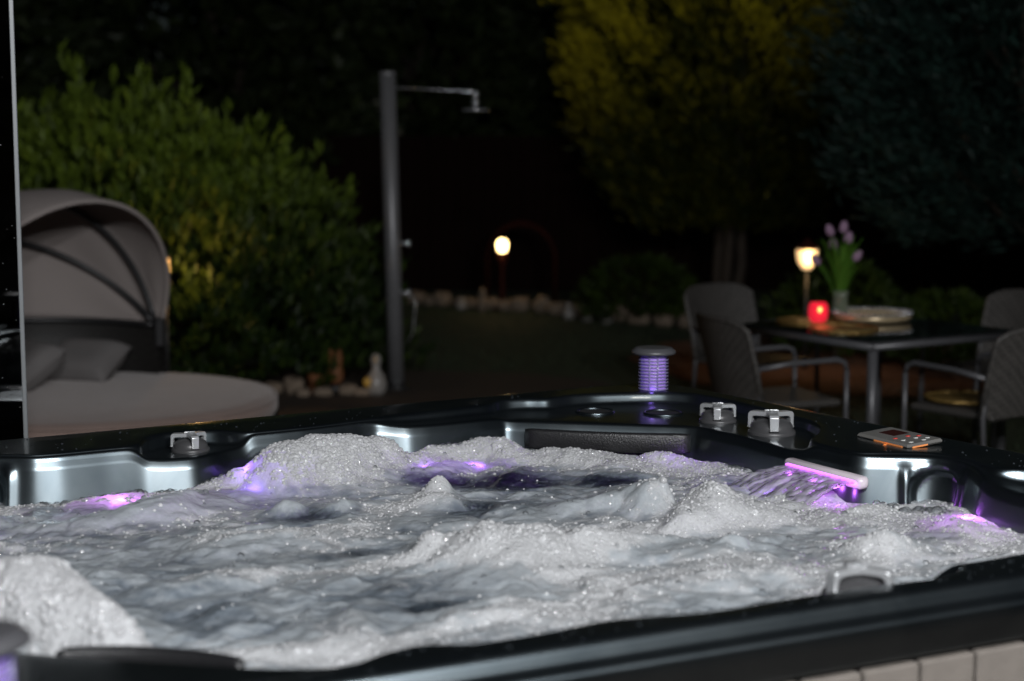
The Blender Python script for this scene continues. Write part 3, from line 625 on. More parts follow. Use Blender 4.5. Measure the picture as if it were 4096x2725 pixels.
gp_ = np.stack([gx_[gk], gy_[gk]], -1); gr_ = np.clip(rng.lognormal(math.log(.0023), .4, gk.sum()), .0012, .0055) * (1 + .6 * np.clip(gm_[gk] / .09, 0, 1))
bp_ = np.array(bp_); br_ = np.array(br_); bz, _, _, bi = sample_z(bp_[:, 0], bp_[:, 1]); k_ = bi > .99; bp_, br_, bz = bp_[k_], br_[k_], bz[k_]
bubbles('clear_bubbles', np.stack([bp_[:, 0], bp_[:, 1], bz - br_ * .2], -1), br_, M_clear, 3, 'larger clear bubbles scattered over the water and along the tub wall')

# wet bright bubbles that catch the lamps as glints
M_glint = bpy.data.materials.new('wet_bubble_glint'); M_glint.use_nodes = True; b_ = M_glint.node_tree.nodes['Principled BSDF']
b_.inputs['Base Color'].default_value = (.62, .63, .64, 1); b_.inputs['Roughness'].default_value = .045; b_.inputs['IOR'].default_value = 2.5
gz_, _, _, gi_ = sample_z(gp_[:, 0], gp_[:, 1]); k_ = gi_ > .99; gp_, gr_, gz_ = gp_[k_], gr_[k_], gz_[k_]
bubbles('wet_bubbles', np.stack([gp_[:, 0], gp_[:, 1], gz_ - gr_ * .25], -1), gr_, M_glint, 3, 'tiny glinting wet bubbles sprinkled through the hot tub foam')

# waterfall sheet
nu, nv = 90, 34
uu, vv_ = np.meshgrid(np.linspace(0, 1, nu), np.linspace(0, 1, nv))
spread = 1 + .05 * vv_
sx = .704 - .185 * vv_ ** .9 * (.78 + .22 * (1 - uu)) + .010 * perlin(uu * 14, vv_ * 1.6 + 3) * vv_; sy = (.008 - .265 * uu) * spread + .055 * vv_ + .006 * perlin(uu * 20 + 5, vv_ * 2) * vv_
sz = .834 - .004 * vv_ - .062 * vv_ ** 1.9 + .009 * perlin(uu * 9, vv_ * 2.5) * (vv_ ** .5) + .003 * perlin(uu * 30, vv_ * 7)
ix_ = np.arange(nu * nv).reshape(nv, nu); fqs = np.stack([ix_[:-1, :-1], ix_[:-1, 1:], ix_[1:, 1:], ix_[1:, :-1]], -1).reshape(-1, 4)
def fall_material():
    m = bpy.data.materials.new('falling_water_sheet'); m.use_nodes = True; t = m.node_tree; t.nodes.clear(); lk = t.links.new
    out = node(t, 'ShaderNodeOutputMaterial'); at = node(t, 'ShaderNodeAttribute', attribute_name='streak')
    gl = node(t, 'ShaderNodeBsdfGlossy'); gl.inputs['Roughness'].default_value = .08; tr = node(t, 'ShaderNodeBsdfTransparent'); tl_ = node(t, 'ShaderNodeBsdfTranslucent'); tl_.inputs['Color'].default_value = (.75, .75, .8, 1)
    df = node(t, 'ShaderNodeBsdfDiffuse'); df.inputs['Color'].default_value = (.6, .6, .65, 1)
    a = node(t, 'ShaderNodeMixShader'); a.inputs[0].default_value = .5; lk(tl_.outputs[0], a.inputs[1]); lk(df.outputs[0], a.inputs[2])
    b = node(t, 'ShaderNodeMixShader'); lk(at.outputs['Fac'], b.inputs[0]); lk(tr.outputs[0], b.inputs[1]); lk(a.outputs[0], b.inputs[2])
    fr = node(t, 'ShaderNodeFresnel'); fr.inputs['IOR'].default_value = 1.33; c = node(t, 'ShaderNodeMixShader'); lk(fr.outputs[0], c.inputs[0]); lk(b.outputs[0], c.inputs[1]); lk(gl.outputs[0], c.inputs[2]); lk(c.outputs[0], out.inputs[0]); return m
stk = np.clip(.52 + .4 * perlin(uu * 15, vv_ * 3 + 2) + .45 * perlin(uu * 44, vv_ * 11), .2, .95)
wf = np_mesh('waterfall', np.stack([sx.ravel(), sy.ravel(), sz.ravel()], -1), fqs, fall_material(), None, True, {'streak': stk.ravel()})
wf.location = TO; wf.rotation_euler = (0, 0, PHI); sol = wf.modifiers.new('thickness', 'SOLIDIFY'); sol.thickness = .003
tag(wf, 'thin sheet of violet lit water pouring from the spout into the tub', 'waterfall')

# ------------------------------------------------------------------ glass screen behind the tub
M_glass = bpy.data.materials.new('clear_screen_glass'); M_glass.use_nodes = True
t = M_glass.node_tree; t.nodes.clear(); out = node(t, 'ShaderNodeOutputMaterial'); gl = node(t, 'ShaderNodeBsdfGlossy'); gl.inputs['Roughness'].default_value = .015
tr = node(t, 'ShaderNodeBsdfTransparent'); tr.inputs['Color'].default_value = (.10, .105, .11, 1); fr = node(t, 'ShaderNodeFresnel'); fr.inputs['IOR'].default_value = 1.9
mxs = node(t, 'ShaderNodeMixShader'); t.links.new(fr.outputs[0], mxs.inputs[0]); t.links.new(tr.outputs[0], mxs.inputs[1]); t.links.new(gl.outputs[0], mxs.inputs[2]); t.links.new(mxs.outputs[0], out.inputs[0])
M_edge = mat('brushed_edge_trim', (.14, .15, .155), .45, metal=.2, rvar=.08)
M_drop = mat('water_droplet', (.5, .52, .53), .05, spec=.8)
gs = empty('glass_screen', (-1.372, 4.62, 0), R(16)); tag(gs, 'tall dark glass wind screen with pale metal edge behind the tub', 'glass screen')
pane = MB().box((-.85, 0, 1.12), (1.68, .010, 2.2)).build('pane', M_glass, gs)
MB().box((-.0065, 0, 1.12), (.013, .018, 2.205), ch=.002).build('edge_trim', M_edge, gs)
MB().box((-.85, 0, .018), (1.69, .05, .04), ch=.004).build('base_channel', M_edge, gs)
dm = MB()
for k in range(130):
    xx = -random.uniform(.016, .30); zz = random.uniform(.8, 2.2); r_ = random.uniform(.0005, .0012)
    dm.add([(xx - r_, -.0052, zz), (xx, -.0052, zz - r_ * 1.3), (xx + r_, -.0052, zz), (xx, -.0052, zz + r_), (xx, -.0052 - r_ * .8, zz)], [(0, 1, 4), (1, 2, 4), (2, 3, 4), (3, 0, 4)])
tag(dm.build('droplets', M_drop, pane, True), kind='stuff')

# ------------------------------------------------------------------ foliage helpers
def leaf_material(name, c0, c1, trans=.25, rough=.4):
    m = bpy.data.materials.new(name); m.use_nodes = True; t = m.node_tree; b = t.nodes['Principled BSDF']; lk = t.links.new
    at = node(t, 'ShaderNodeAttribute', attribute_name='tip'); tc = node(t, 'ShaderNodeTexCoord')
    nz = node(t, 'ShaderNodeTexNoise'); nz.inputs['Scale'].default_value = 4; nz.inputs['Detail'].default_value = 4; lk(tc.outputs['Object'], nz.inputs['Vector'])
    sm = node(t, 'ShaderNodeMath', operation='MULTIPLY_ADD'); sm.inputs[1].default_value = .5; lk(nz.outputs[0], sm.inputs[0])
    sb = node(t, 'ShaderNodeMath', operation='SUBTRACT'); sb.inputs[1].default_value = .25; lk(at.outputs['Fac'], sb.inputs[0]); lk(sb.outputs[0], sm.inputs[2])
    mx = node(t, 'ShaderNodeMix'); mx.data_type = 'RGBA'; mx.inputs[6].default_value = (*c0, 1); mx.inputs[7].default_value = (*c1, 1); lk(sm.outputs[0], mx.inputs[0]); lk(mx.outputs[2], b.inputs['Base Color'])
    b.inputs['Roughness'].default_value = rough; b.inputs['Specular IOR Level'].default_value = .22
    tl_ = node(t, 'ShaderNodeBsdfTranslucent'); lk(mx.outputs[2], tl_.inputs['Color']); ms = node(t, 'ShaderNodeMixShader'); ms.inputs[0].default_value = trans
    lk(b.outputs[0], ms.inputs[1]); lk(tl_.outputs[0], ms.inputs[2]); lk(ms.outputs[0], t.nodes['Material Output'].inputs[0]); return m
M_bark = mat('rough_bark', (.040, .029, .021), .9, var=.4, bump=.6, bscale=30)
def leaves(name, P, D, ln, wd, m, parent, tip):
    """each leaf: a folded four-point blade at P along unit D"""
    n = len(P); r = rng.normal(size=(n, 3)); S = np.cross(D, r); S /= np.linalg.norm(S, axis=1)[:, None] + 1e-9; Nn = np.cross(D, S)
    ln = np.broadcast_to(ln, (n,))[:, None]; wd = np.broadcast_to(wd, (n,))[:, None]
    a = P; b = P + D * ln * .45 + S * wd + Nn * wd * .3; c = P + D * ln - Nn * ln * .1; d = P + D * ln * .45 - S * wd + Nn * wd * .3
    V = np.stack([a, b, c, d], 1).reshape(-1, 3); F = np.arange(4 * n).reshape(-1, 4)
    F = np.stack([F[:, [0, 1, 2]], F[:, [0, 2, 3]]], 1).reshape(-1, 3)
    return np_mesh(name, V, F, m, parent, False, {'tip': np.repeat(tip, 4)})
def unit(v): return v / (np.linalg.norm(v, axis=-1, keepdims=True) + 1e-9)
def stems(parent, base, tips, r0, r1, m=M_bark, name='trunk', seg=6, wob=.05):
    o = None
    for tp in tips:
        b = MB(); a = Vector(base); c = Vector(tp); pts = []
        for i in range(seg + 1):
            t = i / seg; w = wob * math.sin(math.pi * t); pts.append(a.lerp(c, t) + Vector((random.gauss(0, w), random.gauss(0, w), 0)))
        b.tube(pts, [r0 + (r1 - r0) * i / seg for i in range(seg + 1)], 8); o = b.build(name, m, parent, True)
    return o

# laurel shrub, domed, to the ground
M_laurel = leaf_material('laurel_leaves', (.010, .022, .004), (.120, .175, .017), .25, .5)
sh = empty('laurel_shrub', (-2.75, 11.55, 0)); tag(sh, 'large domed green laurel shrub behind the daybed', 'shrub')
stems(sh, (0, 0, 0), [(.5, .1, 1.3), (-.6, .1, 1.4), (.1, -.3, 1.6), (1.0, 0, 1.0), (-1.1, .1, 1.0)], .035, .012, name='stem')
N = 5200
th = rng.uniform(0, 2 * np.pi, N); cz = rng.uniform(.0, 1, N) ** .8
rr = np.sqrt(1 - (cz * .98) ** 2.6)
lum = 1 + .16 * np.sin(th * 5 + cz * 7) * np.cos(cz * 9 + th * 3) + .06 * rng.normal(size=N)
dep = rng.uniform(.55, 1.0, N) ** .5 * lum * (1 + .10 * (rng.random(N) > .93))
base = np.stack([rr * np.cos(th) * 1.85 * dep, rr * np.sin(th) * 1.25 * dep, .08 + cz * 1.72 * dep], -1)
base[:, 0] *= 1.0
Pl, Dl, Tl = [], [], []
outw = unit(np.stack([np.cos(th) * rr, np.sin(th) * rr, .4 + cz], -1))
for k in range(7):
    d = unit(outw * .55 + np.array([0, 0, .75]) + rng.normal(0, .38, (N, 3))); Pl.append(base + outw * (k * .016) + rng.normal(0, .012, (N, 3))); Dl.append(d)
    Tl.append(np.clip(.02 + .95 * sstep(.30, .98, cz * dep) * (.5 + .08 * k) + rng.normal(0, .12, N), 0, 1))  # lower leaves darkened, upper ones lightened: light from above put into leaf colour
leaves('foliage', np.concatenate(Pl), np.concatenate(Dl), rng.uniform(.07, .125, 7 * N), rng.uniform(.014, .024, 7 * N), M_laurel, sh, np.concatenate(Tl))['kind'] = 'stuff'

# ------------------------------------------------------------------ round daybed with folding canopy
M_wick = mat('dark_brown_rattan', (.012, .011, .010), .55, var=.3, nscale=40, bump=.8, bscale=40, btype='weave')
M_cush = mat('taupe_cushion_fabric', (.20, .142, .120), .9, var=.18, nscale=5, bump=.25, bscale=260, sheen=.2)
M_pale = mat('grey_pillow_fabric', (.13, .122, .12), .9, var=.1, bump=.25, bscale=240)
M_canvas = leaf_material('taupe_canopy_canvas', (.33, .29, .275), (.38, .335, .32), .2, .9)
M_blackm = mat('black_powder_coat', (.014, .014, .015), .45)
db = empty('daybed', (-2.13, 8.2, 0), 0); tag(db, 'round rattan daybed with grey folding canopy, partly behind the glass screen', 'daybed')
MB().lathe([(.0, .02), (.90, .02), (.945, .06), (.955, .20), (.95, .30), (.93, .315), (.0, .31)], 64).build('base', M_wick, db, True)
mt = MB().lathe([(.88, .30), (.925, .315), (.945, .35), (.945, .385), (.925, .415), (.86, .428), (.4, .435), (.0, .437)], 64).build('mattress', M_cush, db, True)
MB().tube([(.938 * math.cos(t), .938 * math.sin(t), .408) for t in np.linspace(0, 2 * math.pi, 64, endpoint=False)], .007, 6, closed=True).build('piping', M_cush, mt, True)
MC = Vector((-.21, .13, .70)); ax = Vector((.55, .835, 0)); fw = Vector((.835, -.55, 0)); UPV = Vector((0, 0, 1)); HR = .76
bkv = []; bkf = []; nb = 36
for i in range(nb + 1):
    a = math.pi * i / nb; dv = ax * math.cos(a) - fw * math.sin(a)
    for r_, z in ((.80, .30), (.80, .70), (.775, .72), (.745, .70), (.745, .30)): p = Vector((MC.x, MC.y, 0)) + dv * r_; bkv.append((p.x, p.y, z))
for i in range(nb):
    for q in range(4): bkf.append((i * 5 + q, i * 5 + q + 1, (i + 1) * 5 + q + 1, (i + 1) * 5 + q))
MB().add(bkv, bkf).build('backrest', M_wick, db, True)
taus = [24, -14, -48, -88]
def hoop(tau, t, r=HR): 
    up2 = UPV * math.cos(R(tau)) + fw * math.sin(R(tau)); return MC + (ax * math.cos(t) + up2 * math.sin(t)) * r
cv, cf, ct = [], [], []; na_, nb_ = 48, 30
for j in range(nb_ + 1):
    tt = j / nb_ * (len(taus) - 1); k = min(int(tt), len(taus) - 2); f_ = tt - k; tau = taus[k] * (1 - f_) + taus[k + 1] * f_; sag = 1 - .016 * math.sin(math.pi * f_)
    for i in range(na_ + 1):
        t = math.pi * (.012 + .976 * i / na_); w = .006 * math.sin(9 * t + 3 * tt) * math.sin(math.pi * f_)
        cv.append(hoop(tau, t, HR * (1 - (1 - sag) * min(1, math.sin(t) * 1.5)) + w)); ct.append(.5)
for j in range(nb_):
    for i in range(na_): cf.append((j * (na_ + 1) + i, j * (na_ + 1) + i + 1, (j + 1) * (na_ + 1) + i + 1, (j + 1) * (na_ + 1) + i))
cn = MB().add(cv, cf).build('canopy', M_canvas, db, True); sm_ = cn.modifiers.new('thickness', 'SOLIDIFY'); sm_.thickness = .004
MB().tube([hoop(taus[0], t, HR + .004) for t in np.linspace(.01, math.pi - .01, 40)], .013, 8).build('hem', M_canvas, cn, True)
for tau in taus[1:]:
    MB().tube([hoop(tau, t, HR - .034) for t in np.linspace(.03, math.pi - .03, 40)], .016, 8).build('rib', M_blackm, cn, True)
for s_ in (-1, 1):
    p = MC + ax * s_ * HR; MB().box((p.x, p.y, .66), (.05, .05, .16), ch=.008).build('pivot_bracket', M_blackm, db)
def cushion(name, loc, w, h, th, rx, rz, m, label):
    n = 20; vs_ = []; fs_ = []
    for sgn in (1, -1):
        o_ = len(vs_)
        for j in range(n + 1):
            for i in range(n + 1):
                u = i / n * 2 - 1; v_ = j / n * 2 - 1; e = max(0, (1 - u ** 4) * (1 - v_ ** 4)) ** .5; pin = 1 - .06 * (1 - abs(u) ** 2) * abs(v_) ** 6 - .06 * (1 - abs(v_) ** 2) * abs(u) ** 6
                vs_.append((u * w / 2 * pin, sgn * th / 2 * e, v_ * h / 2 * pin))
        for j in range(n):
            for i in range(n):
                q = [o_ + j * (n + 1) + i, o_ + j * (n + 1) + i + 1, o_ + (j + 1) * (n + 1) + i + 1, o_ + (j + 1) * (n + 1) + i]; fs_.append(tuple(q if sgn < 0 else q[::-1]))
    o = MB().add(vs_, fs_).build(name, m, None, True); o.location = loc; o.rotation_euler = (R(rx), 0, R(rz)); return tag(o, label, 'pillow', 'pillows on the daybed')
cushion('pillow', (-2.52, 8.42, .535), .44, .36, .17, -55, -50, M_pale, 'pale grey pillow on the daybed beside the glass screen edge')
cushion('pillow', (-2.30, 8.80, .515), .42, .32, .17, -62, -18, M_pale, 'pale grey pillow lying at the back of the daybed, right one of two')

# ------------------------------------------------------------------ warm garden lamps
def glow_mat(name, c, e, es): return mat(name, c, .4, emit=e, es=es)
M_warm = glow_mat('warm_lamp_glass', (.9, .7, .4), (1, .50, .16), 1.6)
M_globe = glow_mat('white_globe_glass', (.95, .9, .7), (1, .70, .28), 9)
M_rust = mat('red_brown_paint', (.026, .004, .002), .8, spec=.15)
tl = empty('torch_light', (-2.165, 10.30, 0)); tag(tl, 'small warm garden torch glowing beside the canopy and laurel leaves', 'garden light')
MB().tube([(0, 0, 0), (0, 0, .81)], .011, 8).build('stake', M_blackm, tl, True)
MB().lathe([(.0, .81), (.03, .815), (.033, .83)], 16).build('cup', M_blackm, tl, True)
MB().lathe([(.022, .83), (.024, .90), (.022, .97), (.0, .975)], 16).build('lit_tube', M_warm, tl, True)
MB().lathe([(.028, .972), (.033, .985), (.018, 1.0), (.0, 1.005)], 16).build('cap', M_blackm, tl, True)
point('torch_glow', (.15, .03, .86), 6.0, (1, .55, .18), .03, tl)
gl_ = empty('globe_lamp', (-.10, 16.86, 0)); tag(gl_, 'red garden lamp post with a bright round globe on the far lawn edge', 'garden lamp')
MB().lathe([(.0, .0), (.10, .0), (.10, .03), (.05, .06), (.025, .10), (.022, .45), (.045, .50), (.05, .545), (.06, .60), (.0, .60)], 20).build('post', M_rust, gl_, True)
MB().lathe([(.03, .60), (.044, .62), (.053, .655), (.054, .68), (.049, .705), (.030, .727), (.0, .733)], 24).build('globe', M_globe, gl_, True)
point('globe_glow', (0, -.12, .68), 2.4, (1, .66, .30), .08, gl_)
lt = empty('lantern', (2.20, 12.3, 0)); tag(lt, 'glowing glass bowl lantern on a dark post behind the tulips', 'lantern')
MB().tube([(0, 0, 0), (0, 0, .757)], .016, 8).build('post', M_blackm, lt, True)
MB().lathe([(.0, .755), (.03, .758), (.05, .785), (.068, .815), (.078, .86), (.079, .91)], 28).build('glass_bowl', mat('lantern_glass', (.9, .75, .5), .3, emit=(1, .62, .28), es=1.1), lt, True)
MB().lathe([(.092, .908), (.094, .925), (.04, .955), (.02, .985), (.0, .99)], 24).build('cap', M_rust, lt, True)
MB().lathe([(.0, .79), (.022, .80), (.028, .83), (.02, .87), (.0, .885)], 16).build('bulb', glow_mat('lantern_bulb', (1, .9, .7), (1, .75, .4), 18), lt, True)
point('lantern_glow', (0, -.12, .84), 3.0, (1, .62, .26), .05, lt)

# ------------------------------------------------------------------ outdoor shower
M_alu = mat('grey_aluminium', (.15, .15, .155), .42, metal=.3, rvar=.05)
M_chrome = mat('chrome', (.75, .76, .78), .16, metal=.85, var=.03)
sw = empty('garden_shower', (-.80, 11.33, 0)); tag(sw, 'tall grey garden shower pillar with overhead rain head', 'shower')
pts = [(0, 0, .0), (-.02, 0, 1.0), (-.045, 0, 2.165)]
MB().tube(pts, .056, 28).build('pillar', M_alu, sw, True)
MB().lathe([(.0, .0), (.10, .0), (.10, .02), (.062, .03), (.06, .05)], 24).build('foot', M_blackm, sw, True)
MB().lathe([(.0, 2.176), (.052, 2.175), (.058, 2.166), (.058, 2.15)], 28, (-.045, 0, 0)).build('end_cap', M_alu, sw, True)
MB().tube([(-.0, 0, 2.065), (.25, 0, 2.052), (.52, 0, 2.04), (.545, 0, 2.03), (.55, 0, 2.0)], .006, 8).build('arm', M_chrome, sw, True)
MB().lathe([(.0, 2.045), (.018, 2.04), (.026, 2.02), (.018, 2.0), (.012, 1.99), (.024, 1.975), (.026, 1.96), (.015, 1.942), (.012, 1.935)], 16, (.55, 0, 0)).build('ball_joint', M_chrome, sw, True)
MB().lathe([(.0, 1.935), (.03, 1.932), (.095, 1.918), (.10, 1.912), (.098, 1.906), (.0, 1.905)], 28, (.55, 0, 0)).build('rain_head', M_chrome, sw, True)
for z, r_ in ((1.01, .024), (.67, .028)):
    q = MB(); q.tube([(.03, -.03, z), (.085, -.05, z)], r_ * .55, 12); q.tube([(.080, -.049, z), (.105, -.058, z)], r_, 16); q.build('valve', M_chrome, sw, True)
MB().tube([(.10, -.05, .67), (.14, -.06, .60), (.12, -.05, .40), (.08, -.02, .32)], .006, 6).build('hose', M_chrome, sw, True)

# ------------------------------------------------------------------ ornaments at the shrub's foot
M_whitec = mat('white_glazed_ceramic', (.24, .225, .21), .35)
M_terra = mat('orange_terracotta', (.17, .065, .022), .7, var=.25, bump=.2)
M_stone = mat('tan_garden_stone', (.17, .13, .095), .85, var=.3, bump=.5, bscale=25)
M_yel = mat('yellow_paint', (.45, .26, .04), .5)
def rock(name, loc, d, m, parent=None, seed=0, sub=10):
    rg = np.random.default_rng(seed); vs_ = []; n1, n2 = sub, sub + 4
    ph = rg.uniform(0, 6, 6)
    for j in range(n1 + 1):
        for i in range(n2):
            a = math.pi * j / n1; b = 2 * math.pi * i / n2; k = 1 + .12 * math.sin(3 * b + ph[0]) * math.sin(2 * a + ph[1]) + .10 * math.sin(2 * b + ph[2] + 2 * a) + .05 * math.sin(5 * b + ph[3])
            sq = lambda t: math.copysign(abs(t) ** .75, t)
            vs_.append((sq(math.sin(a) * math.cos(b)) * d[0] / 2 * k, sq(math.sin(a) * math.sin(b)) * d[1] / 2 * k, max(-.48, .5 * sq(math.cos(a))) * d[2] * (k if a < 1.6 else 1)))
    fs_ = [(j * n2 + i, (j + 1) * n2 + i, (j + 1) * n2 + (i + 1) % n2, j * n2 + (i + 1) % n2) for j in range(n1) for i in range(n2)]
    return MB().add(vs_, fs_).build(name, m, parent, True, loc)
gz = empty('bird_figurine', (-.915, 11.02, 0)); tag(gz, 'white ceramic bird figurine with yellow wing at the foot of the shower', 'figurine')
MB().lathe([(.0, .0), (.05, .005), (.07, .04), (.072, .09), (.055, .14), (.032, .17), (.026, .20), (.034, .225), (.036, .25), (.025, .275), (.0, .285)], 20).build('body', M_whitec, gz, True)
MB().lathe([(.012, 0), (.008, .02), (.0, .04)], 8, (-.0, -.03, .235)).build('beak', M_yel, gz, True)
rock('wing', (-.055, -.04, .095), (.05, .06, .07), M_yel, gz, 3, 8)
ow_ = empty('owl_figurine', (-1.20, 11.12, 0)); tag(ow_, 'orange terracotta animal figurine among stones under the shrub', 'figurine')
MB().lathe([(.0, .06), (.04, .065), (.055, .10), (.055, .15), (.042, .185), (.05, .21), (.05, .25), (.03, .28), (.0, .285)], 18).build('body', M_terra, ow_, True)
for s_ in (-1, 1): MB().lathe([(.016, .26), (.01, .285), (.0, .31)], 8, (s_ * .03, 0, 0)).build('ear', M_terra, ow_, True)
MB().lathe([(.0, .0), (.06, .0), (.062, .06), (.0, .062)], 16).build('plinth', M_blackm, ow_, True)
tp = empty('clay_pot', (-1.34, 11.05, 0)); tag(tp, 'small leaning clay pot between stones left of the orange figurine', 'pot'); tp.rotation_euler = (0, R(12), 0)
MB().lathe([(.0, .0), (.045, .0), (.06, .10), (.07, .105), (.07, .13), (.058, .13), (.05, .06), (.0, .06)], 20).build('pot_wall', M_terra, tp, True)
for k, (x, y, dx, dz) in enumerate([(-1.47, 11.05, .14, .13), (-1.27, 10.98, .12, .07), (-1.10, 11.02, .15, .08), (-1.01, 11.0, .12, .06), (-1.62, 11.1, .16, .08), (-1.40, 10.95, .10, .06)]):
    o = rock('garden_stone', (x, y, dz / 2 - .004), (dx, dx * .8, dz), M_stone, None, 30 + k)
    tag(o, 'tan garden stone, number %s from the left in the row under the shrub' % ['two', 'four', 'five', 'rightmost', 'one', 'three'][k] if k != 3 else 'tan garden stone beside the white bird figurine', 'stone', 'stones under the shrub')

# far border: low stones round the lawn, with small pale ornaments
sb_ = empty('stone_border', (0, 0, 0)); tag(sb_, 'low border of tan stones along the far edge of the lawn', 'stone border')
A_, B_, C_ = Vector((-1.35, 17.75, 0)), Vector((.35, 16.55, 0)), Vector((2.4, 14.2, 0))
for k in range(22):
    t = k / 21; p = A_.lerp(B_, t * 2) if t < .5 else B_.lerp(C_, t * 2 - 1); w = random.uniform(.16, .26); hgt = random.uniform(.10, .17)
    o = rock('stone', (p.x + random.gauss(0, .02), p.y + random.gauss(0, .03), hgt / 2 - .005), (w, .16, hgt), M_stone, sb_, 60 + k); o.rotation_euler = (0, 0, random.uniform(-.6, -.2))
for k, (x, y, hgt, m, lb, nm) in enumerate([(-.52, 17.2, .13, M_whitec, 'small pale figurine on the stone border left of the globe lamp', 'gnome_figurine'), (-.30, 17.0, .24, M_stone, 'upright tan stone figurine just left of the globe lamp', 'stone_figurine'), (.55, 16.2, .17, M_whitec, 'small white figurine on the border right of the globe lamp', 'gnome_figurine'),
                                       (.72, 16.05, .15, M_whitec, 'small pale figurine in the middle of the three right of the lamp', 'gnome_figurine'), (.90, 15.85, .16, M_whitec, 'small pale figurine at the right end of the three right of the lamp', 'gnome_figurine')]):
    gm = empty(nm, (x, y - .22, 0)); tag(gm, lb, 'figurine')
    MB().lathe([(.0, .0), (.05, .0), (.06, .3 * hgt), (.045, .6 * hgt), (.03, .66 * hgt)], 14).build('body', m, gm, True)
    MB().lathe([(.026, .62 * hgt), (.038, .74 * hgt), (.034, .84 * hgt), (.018, .96 * hgt), (.0, 1.04 * hgt)], 14).build('head', m, gm, True)
ga = empty('garden_arch', (.10, 17.6, 0)); ga.scale = (.66, 1, .78); tag(ga, 'dark red rounded garden arch behind the globe lamp', 'arch')
for dy in (0, .35):
    MB().tube([(-.55, dy, 0), (-.55, dy, .6)] + [(.55 * -math.cos(t), dy, .6 + .5 * math.sin(t)) for t in np.linspace(.15, math.pi - .15, 14)] + [(.55, dy, .6), (.55, dy, 0)], .03, 8).build('hoop', M_rust, ga, True)
for t in np.linspace(.3, math.pi - .3, 6): MB().tube([(.55 * -math.cos(t), 0, .6 + .5 * math.sin(t)), (.55 * -math.cos(t), .35, .6 + .5 * math.sin(t))], .016, 6).build('rung', M_rust, ga, True)
M_fence = mat('red_brown_fence_board', (.006, .002, .0013), .9, spec=.1, var=.35, nscale=8, bump=.3)
fe = empty('board_fence', (0, 19.2, 0)); tag(fe, 'dark red brown board fence at the back of the garden', 'fence')
fb = MB().box((0, 0, .9), (.145, .022, 1.8)); fme = None
for k in range(74):
    x = -3.0 + k * .152
    if fme is None: o = fb.build('board', M_fence, fe); fme = o.data
    else: o = bpy.data.objects.new('board', fme); col.objects.link(o); o.parent = fe
    o.location = (x, random.uniform(-.004, .004), random.uniform(-.01, .01))
for z in (.4, 1.45): MB().box((2.6, .03, z), (11.4, .03, .08)).build('rail', M_fence, fe)

# ------------------------------------------------------------------ dining set
M_rat = mat('charcoal_woven_rattan', (.060, .055, .050), .6, var=.3, nscale=60, bump=.9, bscale=52, btype='weave')
M_frame = mat('charcoal_steel_tube', (.075, .075, .08), .38, metal=.2)
EX, EY = Vector((.8526, .5225, 0)), Vector((-.5225, .8526, 0))
tb = empty('dining_table', (1.90, 8.57, 0), PHI); tag(tb, 'square dark patio table with reflective glass top', 'table')
M_tglass = mat('black_table_glass', (.010, .011, .011), .06, spec=.7, coat=.5)
MB().box((0, 0, .728), (.985, .985, .012), ch=.004).build('table_top', M_tglass, tb)
fr_ = MB()
for a, b in (((-.48, -.48), (.48, -.48)), ((.48, -.48), (.48, .48)), ((.48, .48), (-.48, .48)), ((-.48, .48), (-.48, -.48))): fr_.tube([(*a, .702), (*b, .702)], .019, 8)
fr_.build('top_frame', M_frame, tb, True)
for sx_ in (-1, 1):
    for sy_ in (-1, 1): MB().tube([(sx_ * .455, sy_ * .455, 0), (sx_ * .455, sy_ * .455, .70)], .026, 12).build('leg', M_frame, tb, True)
def make_chair():
    c = empty('rattan_chair')                                   # faces +y
    W, Dp, SH = .29, .27, .43
    st = MB(); st.box((0, 0, SH), (.54, .52, .035), ch=.014); st.build('seat', M_rat, c)
    # curved backrest shell
    vs_, fs_ = [], []; n, m_ = 16, 8
    for lay in (0, 1):
        for j in range(m_ + 1):
            for i in range(n + 1):
                u = i / n * 2 - 1; v_ = j / m_; wz = .43 + v_ * .43 - .05 * (abs(u) ** 5) * v_; vs_.append((u * (W + .012 * v_), -Dp - .03 - .10 * v_ + .085 * u * u + (.022 if lay else 0), wz))
    o_ = (n + 1) * (m_ + 1)
    for lay in (0, 1):
        for j in range(m_):
            for i in range(n):
                q = [lay * o_ + j * (n + 1) + i, lay * o_ + j * (n + 1) + i + 1, lay * o_ + (j + 1) * (n + 1) + i + 1, lay * o_ + (j + 1) * (n + 1) + i]; fs_.append(tuple(q if lay == 0 else q[::-1]))
    MB().add(vs_, fs_).build('backrest', M_rat, c, True)
    top = [(vs_[m_ * (n + 1) + i][0], vs_[m_ * (n + 1) + i][1] + .011, vs_[m_ * (n + 1) + i][2]) for i in range(n + 1)]
    L_ = [(-W - .004, -Dp + .06, .43), (-W - .008, -Dp + .02, .62), (-W - .012, -Dp - .03, .80)]
    MB().tube(L_ + top + [(-x, y, z) for x, y, z in L_[::-1]], .015, 8).build('back_rim', M_rat, c, True)
    for s_ in (-1, 1):
        MB().tube([(s_ * W, -Dp + .02, 0), (s_ * W, -Dp + .05, .43), (s_ * W, -Dp + .03, .62)], .014, 8).build('leg', M_frame, c, True)
        MB().tube([(s_ * W, -Dp + .03, .62), (s_ * (W + .005), -.05, .645), (s_ * W, Dp - .06, .655), (s_ * W, Dp - .015, .64), (s_ * W, Dp, .60)], .014, 8).build('armrest', M_frame, c, True)
        MB().tube([(s_ * W, Dp, .60), (s_ * W, Dp, .40), (s_ * W, Dp + .005, 0)], .014, 8).build('leg', M_frame, c, True)
    return c
proto = make_chair()
